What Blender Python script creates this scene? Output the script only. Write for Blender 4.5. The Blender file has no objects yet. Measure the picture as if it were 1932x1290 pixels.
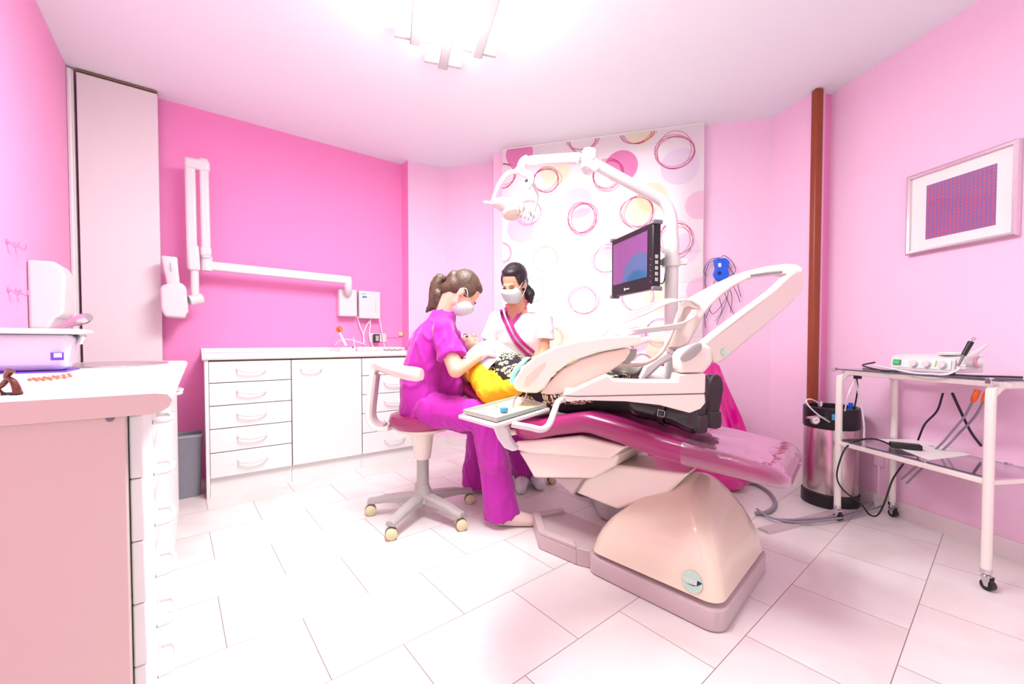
import bpy, bmesh, math, random
from mathutils import Vector as V, Matrix as M, noise
random.seed(7)
SC = bpy.context.scene
COL = SC.collection
# ------------------------------------------------------------------ camera
FPX = 775.0; PITCH = 0.0235; CAMZ = 1.0
PYC = 645 + FPX * math.tan(PITCH)
cd = bpy.data.cameras.new('camera'); cam = bpy.data.objects.new('camera', cd); COL.objects.link(cam)
cam.location = (0, 0, CAMZ); cam.rotation_euler = (math.pi / 2 - PITCH, 0, 0)
cd.sensor_width = 36; cd.lens = 36 * FPX / 1932; cd.shift_y = (PYC - 645) / 1932; cd.clip_start = 0.02
SC.camera = cam
# ------------------------------------------------------------------ world, exposure
w = bpy.data.worlds.new('world'); SC.world = w; w.use_nodes = True
w.node_tree.nodes['Background'].inputs[0].default_value = (0.90, 1.0, 0.965, 1)
w.node_tree.nodes['Background'].inputs[1].default_value = 0.9  # added white fill, enters where the room is left open behind the camera
SC.view_settings.view_transform = 'Standard'; SC.view_settings.look = 'None'
SC.view_settings.gamma = 1; SC.view_settings.use_curve_mapping = False
SC.view_settings.exposure = 0.36
LAMP_W = 19.0      # downward, per lamp
GLOW_W = 4.6      # ceiling light, watts per lamp
# ------------------------------------------------------------------ geometry helpers
def ray(u, v):
    x = (u - 966) / FPX; y = (PYC - v) / FPX
    return V((x, math.cos(PITCH) + y * math.sin(PITCH), -math.sin(PITCH) + y * math.cos(PITCH)))
def at(u, v, Y):
    r = ray(u, v); return V((0, 0, CAMZ)) + r * (Y / r.y)
def flz(u, v, z=0.0):
    r = ray(u, v); return V((0, 0, CAMZ)) + r * ((z - CAMZ) / r.z)
def onp(u, v, P, n):
    r = ray(u, v); C0 = V((0, 0, CAMZ)); n = V(n)
    return C0 + r * ((V(P) - C0).dot(n) / r.dot(n))
def catmull(P, n=6, closed=False):
    P = [V(p) for p in P]
    if len(P) < 3: return P
    out = []; N = len(P)
    rng = range(N) if closed else range(N - 1)
    for i in rng:
        p1, p2 = P[i], P[(i + 1) % N]
        p0 = P[(i - 1) % N] if (closed or i > 0) else p1 * 2 - p2
        p3 = P[(i + 2) % N] if (closed or i < N - 2) else p2 * 2 - p1
        for k in range(n):
            t = k / n
            out.append(0.5 * ((2 * p1) + (p2 - p0) * t + (2 * p0 - 5 * p1 + 4 * p2 - p3) * t * t + (3 * p1 - p0 - 3 * p2 + p3) * t ** 3))
    if not closed: out.append(P[-1])
    return out
def basis(z):
    z = V(z).normalized()
    x = V((0, 0, 1)).cross(z) if abs(z.z) < 0.95 else V((1, 0, 0)).cross(z)
    x.normalize(); return x, z.cross(x), z
OFF = {}
class MB:
    def __init__(s): s.v = []; s.f = []; s.m = []
    def add(s, vs, fs, mi=0):
        b = len(s.v); s.v += [V(p) for p in vs]; s.f += [[i + b for i in f] for f in fs]; s.m += [mi] * len(fs); return s
    def rings(s, R, mi=0, caps=True, closed=False):
        n = len(R[0]); vs = [p for r in R for p in r]; fs = []
        K = len(R)
        for k in range(K if closed else K - 1):
            a = k * n; b = ((k + 1) % K) * n
            for i in range(n):
                j = (i + 1) % n; fs.append([a + i, a + j, b + j, b + i])
        if caps and not closed:
            fs.append(list(range(n))[::-1]); fs.append([(K - 1) * n + i for i in range(n)])
        return s.add(vs, fs, mi)
    def box(s, c, size, ax=None, ay=None, az=None, mi=0):
        ax = V(ax or (1, 0, 0)).normalized(); az = V(az or (0, 0, 1)).normalized()
        ay = V(ay).normalized() if ay else az.cross(ax).normalized()
        az = ax.cross(ay).normalized()
        c = V(c); h = [k / 2 for k in size]; vs = []
        for z in (-1, 1):
            for x, y in ((-1, -1), (1, -1), (1, 1), (-1, 1)):
                vs.append(c + ax * x * h[0] + ay * y * h[1] + az * z * h[2])
        return s.add(vs, [[3, 2, 1, 0], [4, 5, 6, 7], [0, 1, 5, 4], [1, 2, 6, 5], [2, 3, 7, 6], [3, 0, 4, 7]], mi)
    def prism(s, poly, vec, mi=0):
        poly = [V(p) for p in poly]; vec = V(vec)
        return s.rings([poly, [p + vec for p in poly]], mi)
    def tube(s, P, r, seg=10, sm=0, mi=0, closed=False):
        P = [V(p) for p in P]
        if sm:
            if not isinstance(r, (int, float)):
                RR = [V((q, 0, 0)) for q in r]; rr = [q.x for q in catmull(RR, sm, closed)]; P = catmull(P, sm, closed); r = rr
            else: P = catmull(P, sm, closed)
        n = len(P); R = []; x = None
        for i in range(n):
            if closed: d = P[(i + 1) % n] - P[i - 1]
            else: d = P[min(i + 1, n - 1)] - P[max(i - 1, 0)]
            if d.length < 1e-9: d = V((0, 0, 1))
            d.normalize()
            if x is None: x, y, _ = basis(d)
            x = (x - d * x.dot(d))
            if x.length < 1e-6: x = basis(d)[0]
            x.normalize(); y = d.cross(x)
            q = r if isinstance(r, (int, float)) else r[min(i, len(r) - 1)]
            R.append([P[i] + x * math.cos(2 * math.pi * k / seg) * q + y * math.sin(2 * math.pi * k / seg) * q for k in range(seg)])
        return s.rings(R, mi, True, closed)
    def lathe(s, prof, c, axis=(0, 0, 1), seg=24, mi=0):
        x, y, z = basis(axis); c = V(c); R = []
        for r, h in prof:
            r = max(r, 1e-4)
            R.append([c + z * h + x * math.cos(2 * math.pi * k / seg) * r + y * math.sin(2 * math.pi * k / seg) * r for k in range(seg)])
        return s.rings(R, mi)
    def ell(s, c, r, ax=(1, 0, 0), az=(0, 0, 1), seg=20, mi=0):
        ax = V(ax).normalized(); az = V(az); az = (az - ax * az.dot(ax)).normalized(); ay = az.cross(ax); c = V(c)
        R = []; n = seg // 2
        for i in range(n + 1):
            t = math.pi * (0.02 + 0.96 * i / n) ; zz = -math.cos(t); q = math.sin(t)
            R.append([c + az * zz * r[2] + ax * math.cos(2 * math.pi * k / seg) * q * r[0] + ay * math.sin(2 * math.pi * k / seg) * q * r[1] for k in range(seg)])
        return s.rings(R, mi)
    def cap(s, a, b, ra, rb, seg=14, flat=None):
        a = V(a); b = V(b); d = b - a
        if d.length < 1e-6: d = V((0, 0, 1e-4))
        x, y, z = basis(d); L = d.length; prof = []
        for i in range(6): t = math.pi / 2 * (0.05 + 0.95 * i / 5); prof.append((ra * math.sin(t), -ra * math.cos(t)))
        for i in range(6): t = math.pi / 2 * (0.95 * (5 - i) / 5 + 0.05); prof.append((rb * math.sin(t), L + rb * math.cos(t)))
        R = []
        for q, h in prof:
            ring = []
            for k in range(seg):
                o = x * math.cos(2 * math.pi * k / seg) * q + y * math.sin(2 * math.pi * k / seg) * q
                if flat: fd = V(flat[0]).normalized(); o = o + fd * o.dot(fd) * (flat[1] - 1)
                ring.append(a + z * h + o)
            R.append(ring)
        return s.rings(R)
    def cone(s, a, b, ra, rb, seg=20, flat=None):
        a = V(a); b = V(b); x, y, z = basis(b - a); R = []
        for k in range(6):
            t = k / 5; q = ra + (rb - ra) * t; ring = []
            for i in range(seg):
                o = x * math.cos(2 * math.pi * i / seg) * q + y * math.sin(2 * math.pi * i / seg) * q
                if flat: fd = V(flat[0]).normalized(); o = o + fd * o.dot(fd) * (flat[1] - 1)
                ring.append(a.lerp(b, t) + o)
            R.append(ring)
        return s.rings(R)
    def build(s, name, mat, parent=None, bevel=0, seg=2, ang=40, flat=False, mods=None):
        off = OFF.get(parent.name, V((0, 0, 0))) if parent else V((0, 0, 0))
        own = off.copy()
        if not parent and s.v:
            lo = V((min(p.x for p in s.v), min(p.y for p in s.v), min(p.z for p in s.v))); hi = V((max(p.x for p in s.v), max(p.y for p in s.v), max(p.z for p in s.v)))
            own = V(((lo.x + hi.x) / 2, (lo.y + hi.y) / 2, lo.z))
        me = bpy.data.meshes.new(name); me.from_pydata([tuple(p - own) for p in s.v], [], s.f); me.validate()
        bm = bmesh.new(); bm.from_mesh(me); bmesh.ops.recalc_face_normals(bm, faces=bm.faces); bm.to_mesh(me); bm.free()
        mats = mat if isinstance(mat, (list, tuple)) else [mat]
        for m_ in mats: me.materials.append(m_)
        if len(me.polygons) == len(s.m):
            for p, i in zip(me.polygons, s.m): p.material_index = i
        if not flat:
            for p in me.polygons: p.use_smooth = True
            me.set_sharp_from_angle(angle=math.radians(ang))
        o = bpy.data.objects.new(name, me); COL.objects.link(o)
        if parent: o.parent = parent; OFF[o.name] = own
        else: o.location = own; OFF[o.name] = own
        if bevel:
            b = o.modifiers.new('bevel', 'BEVEL'); b.width = bevel; b.segments = seg; b.limit_method = 'ANGLE'; b.angle_limit = math.radians(35)
        return o
def tag(o, label=None, cat=None, group=None, kind=None):
    if label: o['label'] = label
    if cat: o['category'] = cat
    if group: o['group'] = group
    if kind: o['kind'] = kind
    return o
def thing(name, loc, label, cat, group=None):
    o = bpy.data.objects.new(name, None); COL.objects.link(o); o.location = loc; OFF[o.name] = V(loc); o.empty_display_size = 0.05
    return tag(o, label, cat, group)
def copy_thing(src, loc, label, group=None):
    r = src.copy(); COL.objects.link(r); r.location = loc; r['label'] = label
    if group: r['group'] = group
    for ch in list(src.children):
        c = ch.copy(); COL.objects.link(c); c.parent = r
        for g in list(ch.children):
            d = g.copy(); COL.objects.link(d); d.parent = c
    return r
def blob(name, src, mat, parent, vox=0.008, smooth=5, wr=0.0, wrs=9.0, aniso=(1, 1, 1), seed=0, ang=180):
    """union of overlapping closed shapes in one continuous skin"""
    tm = bpy.data.meshes.new('t'); tm.from_pydata([tuple(p) for p in src.v], [], src.f)
    bm = bmesh.new(); bm.from_mesh(tm); bmesh.ops.recalc_face_normals(bm, faces=bm.faces); bm.to_mesh(tm); bm.free()
    to = bpy.data.objects.new('t', tm); COL.objects.link(to)
    r = to.modifiers.new('r', 'REMESH'); r.mode = 'VOXEL'; r.voxel_size = vox
    if smooth: q = to.modifiers.new('s', 'SMOOTH'); q.factor = 0.5; q.iterations = smooth
    dg = bpy.context.evaluated_depsgraph_get(); me = bpy.data.meshes.new_from_object(to.evaluated_get(dg))
    bpy.data.objects.remove(to); bpy.data.meshes.remove(tm)
    off = OFF.get(parent.name, V((0, 0, 0))) if parent else V((0, 0, 0))
    if wr:
        nrm_ = [v_.normal.copy() for v_ in me.vertices]
        for vt, n3 in zip(me.vertices, nrm_):
            p = vt.co.copy(); q = V((p.x * aniso[0], p.y * aniso[1], p.z * aniso[2])) * wrs + V((seed, seed, 0))
            n = noise.noise(q) * 0.8 + max(0, 1 - abs(noise.noise(q * 1.4)) * 4.2) * 0.5 - 0.12
            vt.co = p + n3 * n * wr
    for vt in me.vertices: vt.co = vt.co - off
    me.materials.clear(); me.materials.append(mat)
    for p in me.polygons: p.use_smooth = True
    me.name = name
    o = bpy.data.objects.new(name, me); COL.objects.link(o)
    if parent: o.parent = parent; OFF[o.name] = off
    return o
def textobj(name, s, size, pos, ax, ay, mat, parent, depth=0.0004, align='CENTER'):
    cu = bpy.data.curves.new('t', 'FONT'); cu.body = s; cu.size = size; cu.align_x = align; cu.align_y = 'CENTER'; cu.extrude = depth
    to = bpy.data.objects.new('t', cu); COL.objects.link(to)
    dg = bpy.context.evaluated_depsgraph_get(); me = bpy.data.meshes.new_from_object(to.evaluated_get(dg)); bpy.data.objects.remove(to)
    ax = V(ax).normalized(); ay = V(ay).normalized(); n = ax.cross(ay)
    off = OFF.get(parent.name, V((0, 0, 0)))
    for vt in me.vertices: vt.co = V(pos) + ax * vt.co.x + ay * vt.co.y + n * vt.co.z - off
    me.materials.clear(); me.materials.append(mat)
    o = bpy.data.objects.new(name, me); COL.objects.link(o); o.parent = parent; OFF[o.name] = off
    return o
# ------------------------------------------------------------------ materials
def s2l(c): return tuple(((x / 255) / 12.92 if x / 255 <= 0.04045 else (((x / 255) + 0.055) / 1.055) ** 2.4) for x in c)
def mat(name, c, rough=0.45, metal=0.0, bump=0.0, bs=60.0, spec=0.5, var=0.0, vs=4.0, coat=0.0, trans=0.0, alpha=1.0, emit=None, es=0.0, sheen=0.0):
    m = bpy.data.materials.new(name); m.use_nodes = True; nt = m.node_tree; b = nt.nodes['Principled BSDF']
    col = s2l(c) + (1,)
    b.inputs['Base Color'].default_value = col; b.inputs['Roughness'].default_value = rough; b.inputs['Metallic'].default_value = metal
    b.inputs['Specular IOR Level'].default_value = spec; b.inputs['Coat Weight'].default_value = coat; b.inputs['Coat Roughness'].default_value = 0.08
    b.inputs['Transmission Weight'].default_value = trans; b.inputs['Alpha'].default_value = alpha
    if sheen: b.inputs['Sheen Weight'].default_value = sheen
    if emit: b.inputs['Emission Color'].default_value = s2l(emit) + (1,); b.inputs['Emission Strength'].default_value = es
    tc = nt.nodes.new('ShaderNodeTexCoord')
    if var:
        n = nt.nodes.new('ShaderNodeTexNoise'); n.inputs['Scale'].default_value = vs; n.inputs['Detail'].default_value = 4
        nt.links.new(tc.outputs['Object'], n.inputs['Vector'])
        mx = nt.nodes.new('ShaderNodeMix'); mx.data_type = 'RGBA'; mx.inputs[6].default_value = tuple(max(0, k * (1 - var)) for k in col[:3]) + (1,)
        mx.inputs[7].default_value = tuple(min(1, k * (1 + var)) for k in col[:3]) + (1,)
        nt.links.new(n.outputs['Fac'], mx.inputs[0]); nt.links.new(mx.outputs[2], b.inputs['Base Color'])
    if bump:
        n = nt.nodes.new('ShaderNodeTexNoise'); n.inputs['Scale'].default_value = bs; n.inputs['Detail'].default_value = 3
        nt.links.new(tc.outputs['Object'], n.inputs['Vector'])
        bp = nt.nodes.new('ShaderNodeBump'); bp.inputs['Strength'].default_value = bump; bp.inputs['Distance'].default_value = 0.004
        nt.links.new(n.outputs['Fac'], bp.inputs['Height']); nt.links.new(bp.outputs['Normal'], b.inputs['Normal'])
    return m
m_hot = mat('hot_pink_wall', (249, 148, 204), 0.75, bump=0.25, bs=90, var=0.02)  # wall pinks: deepest at the back, mid on the left, palest right
m_pink = mat('pale_pink_wall', (248, 205, 230), 0.75, bump=0.3, bs=90, var=0.02)
m_lpink = mat('left_wall_pink', (250, 172, 214), 0.75, bump=0.3, bs=90, var=0.02)
m_ceil = mat('white_ceiling_paint', (244, 251, 252), 0.85, bump=0.1, bs=120)
m_white = mat('white_laminate', (240, 237, 235), 0.35, var=0.01)
m_gap = mat('shadow_gap_brown', (150, 120, 90), 0.8)
m_cream = mat('cream_plastic', (240, 226, 214), 0.22, coat=0.5, var=0.01)
m_base = mat('peach_cream_plastic', (238, 222, 198), 0.16, coat=0.8, var=0.015)
m_wplas = mat('white_plastic', (226, 221, 219), 0.3, coat=0.2, var=0.01)
m_mauve = mat('mauve_grey_plastic', (200, 180, 180), 0.45, var=0.02)
m_grey = mat('grey_plastic', (178, 172, 168), 0.4, var=0.02)
m_dgrey = mat('dark_grey_plastic', (120, 115, 122), 0.5, var=0.02)
m_vinyl = mat('magenta_vinyl', (160, 40, 104), 0.3, coat=0.3, bump=0.05, bs=200, var=0.03)
m_scrub = mat('purple_scrub_cloth', (186, 22, 166), 0.75, bump=0.1, bs=300, var=0.05, sheen=0.2)
m_wcloth = mat('white_uniform_cloth', (238, 236, 238), 0.85, bump=0.1, bs=300, var=0.02)
m_mag = mat('magenta_trim_cloth', (190, 45, 145), 0.7, var=0.03)
m_skin = mat('skin', (232, 172, 140), 0.5, bump=0.05, bs=200, var=0.04)
m_skin2 = mat('skin_light', (240, 186, 160), 0.5, bump=0.05, bs=200, var=0.04)
m_glove = mat('pink_white_glove', (244, 216, 228), 0.4, bump=0.1, bs=150)
m_hairb = mat('brown_hair', (88, 66, 52), 0.45, bump=0.6, bs=120, var=0.25, vs=30)
m_hairk = mat('black_hair', (38, 28, 34), 0.4, bump=0.5, bs=120, var=0.2, vs=30)
m_mask = mat('surgical_mask', (208, 222, 220), 0.8, bump=0.15, bs=90)
m_yel = mat('yellow_knit', (240, 178, 12), 0.85, bump=0.3, bs=300, var=0.04)
m_blk = mat('black_leggings', (14, 12, 14), 0.8, var=0.1)
m_boot = mat('black_leather', (20, 17, 20), 0.28, coat=0.4, bump=0.1, bs=80)
m_sole = mat('boot_sole_rubber', (56, 44, 50), 0.6, bump=0.5, bs=90)
m_chrome = mat('chrome', (215, 212, 214), 0.18, metal=1.0, var=0.02)
m_steel = mat('brushed_steel', (205, 190, 190), 0.24, metal=1.0, var=0.05, vs=2)
m_black = mat('black_plastic', (24, 20, 26), 0.4, var=0.05)
m_brown = mat('brown_wood_trim', (146, 64, 32), 0.35, var=0.15, vs=8)
m_blue = mat('blue_plastic', (20, 90, 225), 0.3)
m_lblue = mat('light_blue_lid', (70, 160, 205), 0.5)
m_teal = mat('teal_silicone', (150, 225, 205), 0.4)
m_beige = mat('beige_suede', (232, 205, 196), 0.8, var=0.03)
m_orange = mat('orange_plastic', (240, 100, 20), 0.35)
m_wire = mat('grey_hose', (150, 138, 152), 0.5)
m_wirek = mat('black_cable', (28, 22, 30), 0.5)
m_wirew = mat('white_cable', (236, 228, 232), 0.5)
m_navy = mat('navy_print', (26, 30, 80), 0.5)
m_green = mat('green_display', (20, 170, 70), 0.3, emit=(20, 200, 80), es=0.5)
m_mint = mat('mint_print', (186, 222, 200), 0.4)
m_silver = mat('silver_frame', (225, 215, 220), 0.25, metal=0.8)
m_paper = mat('white_card', (245, 243, 238), 0.8)
m_foil = mat('glossy_magenta_foil', (232, 10, 150), 0.15, coat=0.8, bump=0.15, bs=14)
m_gold = mat('ivory_disc', (226, 212, 170), 0.4)
m_lilac = mat('lilac_plastic', (196, 150, 205), 0.4)
m_bib = mat('lilac_white_bib', (236, 228, 244), 0.8)
m_tort = mat('tortoiseshell', (96, 42, 18), 0.25, coat=0.5, var=0.97, vs=110)
m_coral = mat('coral_beads', (235, 120, 90), 0.4, var=0.3, vs=80)
m_purple = mat('purple_plastic', (110, 60, 200), 0.4)
m_tubeglow = mat('fluorescent_tube', (255, 255, 255), 0.3, emit=(255, 250, 252), es=7.0)
m_batten = mat('white_enamel_batten', (188, 184, 184), 0.5)
def cloth_mat(name, c, tr=0.5):
    m = bpy.data.materials.new(name); m.use_nodes = True; nt = m.node_tree; nt.nodes.clear(); col = s2l(c) + (1,)
    o = nt.nodes.new('ShaderNodeOutputMaterial'); d = nt.nodes.new('ShaderNodeBsdfDiffuse'); t = nt.nodes.new('ShaderNodeBsdfTranslucent'); x = nt.nodes.new('ShaderNodeMixShader'); x.inputs[0].default_value = tr
    n = nt.nodes.new('ShaderNodeTexNoise'); n.inputs['Scale'].default_value = 250; bp = nt.nodes.new('ShaderNodeBump'); bp.inputs['Strength'].default_value = .05; nt.links.new(n.outputs['Fac'], bp.inputs['Height']); nt.links.new(bp.outputs[0], d.inputs['Normal'])
    d.inputs[0].default_value = col; t.inputs[0].default_value = col; nt.links.new(d.outputs[0], x.inputs[1]); nt.links.new(t.outputs[0], x.inputs[2]); nt.links.new(x.outputs[0], o.inputs[0]); return m
def clear_mat(name, tint, gl=0.25, rough=0.06, bump=0.0, tr=(1, 1, 1), milk=0):
    m = bpy.data.materials.new(name); m.use_nodes = True; nt = m.node_tree; nt.nodes.clear()
    o = nt.nodes.new('ShaderNodeOutputMaterial'); t = nt.nodes.new('ShaderNodeBsdfTransparent'); g = nt.nodes.new('ShaderNodeBsdfGlossy')
    t.inputs[0].default_value = tr + (1,); g.inputs[0].default_value = tint + (1,); g.inputs[1].default_value = rough
    fr = nt.nodes.new('ShaderNodeLayerWeight'); fr.inputs[0].default_value = gl
    mx = nt.nodes.new('ShaderNodeMixShader'); nt.links.new(fr.outputs['Facing'], mx.inputs[0]); nt.links.new(t.outputs[0], mx.inputs[1]); nt.links.new(g.outputs[0], mx.inputs[2])
    if bump:
        n = nt.nodes.new('ShaderNodeTexNoise'); n.inputs['Scale'].default_value = 7; bp = nt.nodes.new('ShaderNodeBump'); bp.inputs['Strength'].default_value = bump; bp.inputs['Distance'].default_value = 0.02
        nt.links.new(n.outputs['Fac'], bp.inputs['Height']); nt.links.new(bp.outputs['Normal'], g.inputs['Normal'])
    if milk:
        df = nt.nodes.new('ShaderNodeBsdfDiffuse'); df.inputs[0].default_value = (.85, .72, .8, 1); m2 = nt.nodes.new('ShaderNodeMixShader'); m2.inputs[0].default_value = milk
        nt.links.new(mx.outputs[0], m2.inputs[1]); nt.links.new(df.outputs[0], m2.inputs[2]); nt.links.new(m2.outputs[0], o.inputs[0]); return m
    nt.links.new(mx.outputs[0], o.inputs[0]); return m
m_film = clear_mat('clear_plastic_film', (0.9, 0.8, 0.88), 0.3, 0.12, 0.3, (0.96, 0.92, 0.94), .06)
m_glass = clear_mat('shelf_glass', (0.95, 0.95, 0.97), 0.3, 0.03, 0, (0.95, 0.93, 0.95))
m_picglass = clear_mat('picture_glass', (0.9, 0.9, 0.9), 0.08, 0.03)
# floor tiles: running bond of large pale tiles
def floor_mat():
    m = bpy.data.materials.new('pale_marble_tiles'); m.use_nodes = True; nt = m.node_tree; b = nt.nodes['Principled BSDF']; L = nt.links
    geo = nt.nodes.new('ShaderNodeNewGeometry')
    a = math.radians(39.5)
    def dot(vec):
        n = nt.nodes.new('ShaderNodeVectorMath'); n.operation = 'DOT_PRODUCT'; n.inputs[1].default_value = vec; L.new(geo.outputs['Position'], n.inputs[0]); return n.outputs['Value']
    def mt(op, x, y=None, z=None):
        n = nt.nodes.new('ShaderNodeMath'); n.operation = op
        for i, q in enumerate((x, y, z)):
            if q is None: continue
            if isinstance(q, (int, float)): n.inputs[i].default_value = q
            else: L.new(q, n.inputs[i])
        return n.outputs[0]
    S = dot((math.sin(a), -math.cos(a), 0)); T = dot((math.cos(a), math.sin(a), 0))
    rs = mt('DIVIDE', mt('ADD', S, 0.205), 0.3515); row = mt('FLOOR', rs); fs = mt('FRACT', rs)
    ts = mt('DIVIDE', mt('SUBTRACT', mt('SUBTRACT', T, 0.323), mt('MULTIPLY', row, 0.2265)), 0.465); ft = mt('FRACT', ts); ct = mt('FLOOR', ts)
    def edge(f, wd): # 1 near the joint
        d = mt('MINIMUM', f, mt('SUBTRACT', 1.0, f)); n = nt.nodes.new('ShaderNodeMapRange'); n.inputs[1].default_value = wd * 0.5; n.inputs[2].default_value = wd; n.inputs[3].default_value = 1; n.inputs[4].default_value = 0; L.new(d, n.inputs[0]); return n.outputs[0]
    g = mt('MAXIMUM', edge(fs, 0.0042), edge(ft, 0.0034))
    cv = nt.nodes.new('ShaderNodeCombineXYZ'); L.new(row, cv.inputs[0]); L.new(ct, cv.inputs[1])
    wn = nt.nodes.new('ShaderNodeTexWhiteNoise'); wn.noise_dimensions = '2D'; L.new(cv.outputs[0], wn.inputs['Vector'])
    nz = nt.nodes.new('ShaderNodeTexNoise'); nz.inputs['Scale'].default_value = 2.2; nz.inputs['Detail'].default_value = 6; nz.inputs['Distortion'].default_value = 1.0
    sh = nt.nodes.new('ShaderNodeVectorMath'); sh.operation = 'MULTIPLY_ADD'; sh.inputs[1].default_value = (7, 7, 7); L.new(wn.outputs['Color'], sh.inputs[0]); L.new(geo.outputs['Position'], sh.inputs[2]); L.new(sh.outputs[0], nz.inputs['Vector'])
    cr = nt.nodes.new('ShaderNodeValToRGB'); L.new(nz.outputs['Fac'], cr.inputs[0])
    cr.color_ramp.elements[0].position = 0.3; cr.color_ramp.elements[0].color = s2l((226, 212, 208)) + (1,)
    cr.color_ramp.elements[1].position = 0.6; cr.color_ramp.elements[1].color = s2l((236, 229, 225)) + (1,)
    mx = nt.nodes.new('ShaderNodeMix'); mx.data_type = 'RGBA'; L.new(g, mx.inputs[0]); L.new(cr.outputs[0], mx.inputs[6]); mx.inputs[7].default_value = s2l((128, 100, 100)) + (1,)
    L.new(mx.outputs[2], b.inputs['Base Color']); b.inputs['Roughness'].default_value = 0.28
    bp = nt.nodes.new('ShaderNodeBump'); bp.inputs['Strength'].default_value = 0.4; bp.inputs['Distance'].default_value = 0.002; bp.invert = True; L.new(g, bp.inputs['Height']); L.new(bp.outputs[0], b.inputs['Normal'])
    return m
m_floor = floor_mat()
def dress_mat():
    m = bpy.data.materials.new('black_gold_paisley_print'); m.use_nodes = True; nt = m.node_tree; b = nt.nodes['Principled BSDF']; L = nt.links
    tc = nt.nodes.new('ShaderNodeTexCoord'); nz = nt.nodes.new('ShaderNodeTexNoise'); nz.inputs['Scale'].default_value = 30
    ad = nt.nodes.new('ShaderNodeVectorMath'); ad.operation = 'MULTIPLY_ADD'; ad.inputs[1].default_value = (0.018, 0.018, 0.018); L.new(tc.outputs['Object'], nz.inputs['Vector']); L.new(nz.outputs['Color'], ad.inputs[0]); L.new(tc.outputs['Object'], ad.inputs[2])
    v = nt.nodes.new('ShaderNodeTexVoronoi'); v.inputs['Scale'].default_value = 13; L.new(ad.outputs[0], v.inputs['Vector'])
    cr = nt.nodes.new('ShaderNodeValToRGB'); cr.color_ramp.interpolation = 'CONSTANT'; e = cr.color_ramp.elements
    cols = [(0.0, (180, 120, 40)), (0.1, (24, 18, 22)), (0.16, (238, 224, 178)), (0.3, (40, 30, 26)), (0.34, (232, 216, 170)), (0.46, (60, 46, 30)), (0.5, (240, 228, 190)), (0.58, (22, 18, 24))]
    e[0].position = 0; e[0].color = s2l(cols[0][1]) + (1,); e[1].position = cols[1][0]; e[1].color = s2l(cols[1][1]) + (1,)
    for p, c in cols[2:]: q = e.new(p); q.color = s2l(c) + (1,)
    L.new(v.outputs['Distance'], cr.inputs[0])
    v2 = nt.nodes.new('ShaderNodeTexVoronoi'); v2.inputs['Scale'].default_value = 58; L.new(ad.outputs[0], v2.inputs['Vector'])
    mr = nt.nodes.new('ShaderNodeMath'); mr.operation = 'GREATER_THAN'; mr.inputs[1].default_value = 0.52; L.new(v2.outputs['Distance'], mr.inputs[0])
    mx = nt.nodes.new('ShaderNodeMix'); mx.data_type = 'RGBA'; L.new(mr.outputs[0], mx.inputs[0]); L.new(cr.outputs[0], mx.inputs[6]); mx.inputs[7].default_value = s2l((26, 20, 26)) + (1,)
    L.new(mx.outputs[2], b.inputs['Base Color']); b.inputs['Roughness'].default_value = 0.8; return m
m_dress = dress_mat()
def art_mat(P, ax, ay):
    """plain print: a regular grid of red dots on violet, redder to the middle"""
    m = bpy.data.materials.new('dotted_print'); m.use_nodes = True; nt = m.node_tree; b = nt.nodes['Principled BSDF']; L = nt.links
    tc = nt.nodes.new('ShaderNodeTexCoord'); mp = nt.nodes.new('ShaderNodeVectorMath'); mp.operation = 'DOT_PRODUCT'; mp.inputs[1].default_value = ax; L.new(tc.outputs['Object'], mp.inputs[0])
    mq = nt.nodes.new('ShaderNodeVectorMath'); mq.operation = 'DOT_PRODUCT'; mq.inputs[1].default_value = ay; L.new(tc.outputs['Object'], mq.inputs[0])
    def mt(op, x, y=None):
        n = nt.nodes.new('ShaderNodeMath'); n.operation = op
        for i, q in enumerate((x, y)):
            if q is None: continue
            if isinstance(q, (int, float)): n.inputs[i].default_value = q
            else: L.new(q, n.inputs[i])
        return n.outputs[0]
    X = mt('SUBTRACT', mp.outputs['Value'], P[0]); Y = mt('SUBTRACT', mq.outputs['Value'], P[1])
    fx = mt('SUBTRACT', mt('FRACT', mt('MULTIPLY', X, 60)), 0.5); fy = mt('SUBTRACT', mt('FRACT', mt('MULTIPLY', Y, 60)), 0.5)
    d = mt('SQRT', mt('ADD', mt('MULTIPLY', fx, fx), mt('MULTIPLY', fy, fy)))
    dot = mt('LESS_THAN', d, 0.34)
    nz = nt.nodes.new('ShaderNodeTexNoise'); nz.inputs['Scale'].default_value = 9; L.new(tc.outputs['Object'], nz.inputs['Vector'])
    c1 = nt.nodes.new('ShaderNodeMix'); c1.data_type = 'RGBA'; L.new(nz.outputs['Fac'], c1.inputs[0]); c1.inputs[6].default_value = s2l((150, 100, 130)) + (1,); c1.inputs[7].default_value = s2l((240, 70, 70)) + (1,)
    c2 = nt.nodes.new('ShaderNodeMix'); c2.data_type = 'RGBA'; L.new(dot, c2.inputs[0]); c2.inputs[6].default_value = s2l((130, 100, 170)) + (1,); L.new(c1.outputs[2], c2.inputs[7])
    L.new(c2.outputs[2], b.inputs['Base Color']); b.inputs['Roughness'].default_value = 0.6; return m
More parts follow.
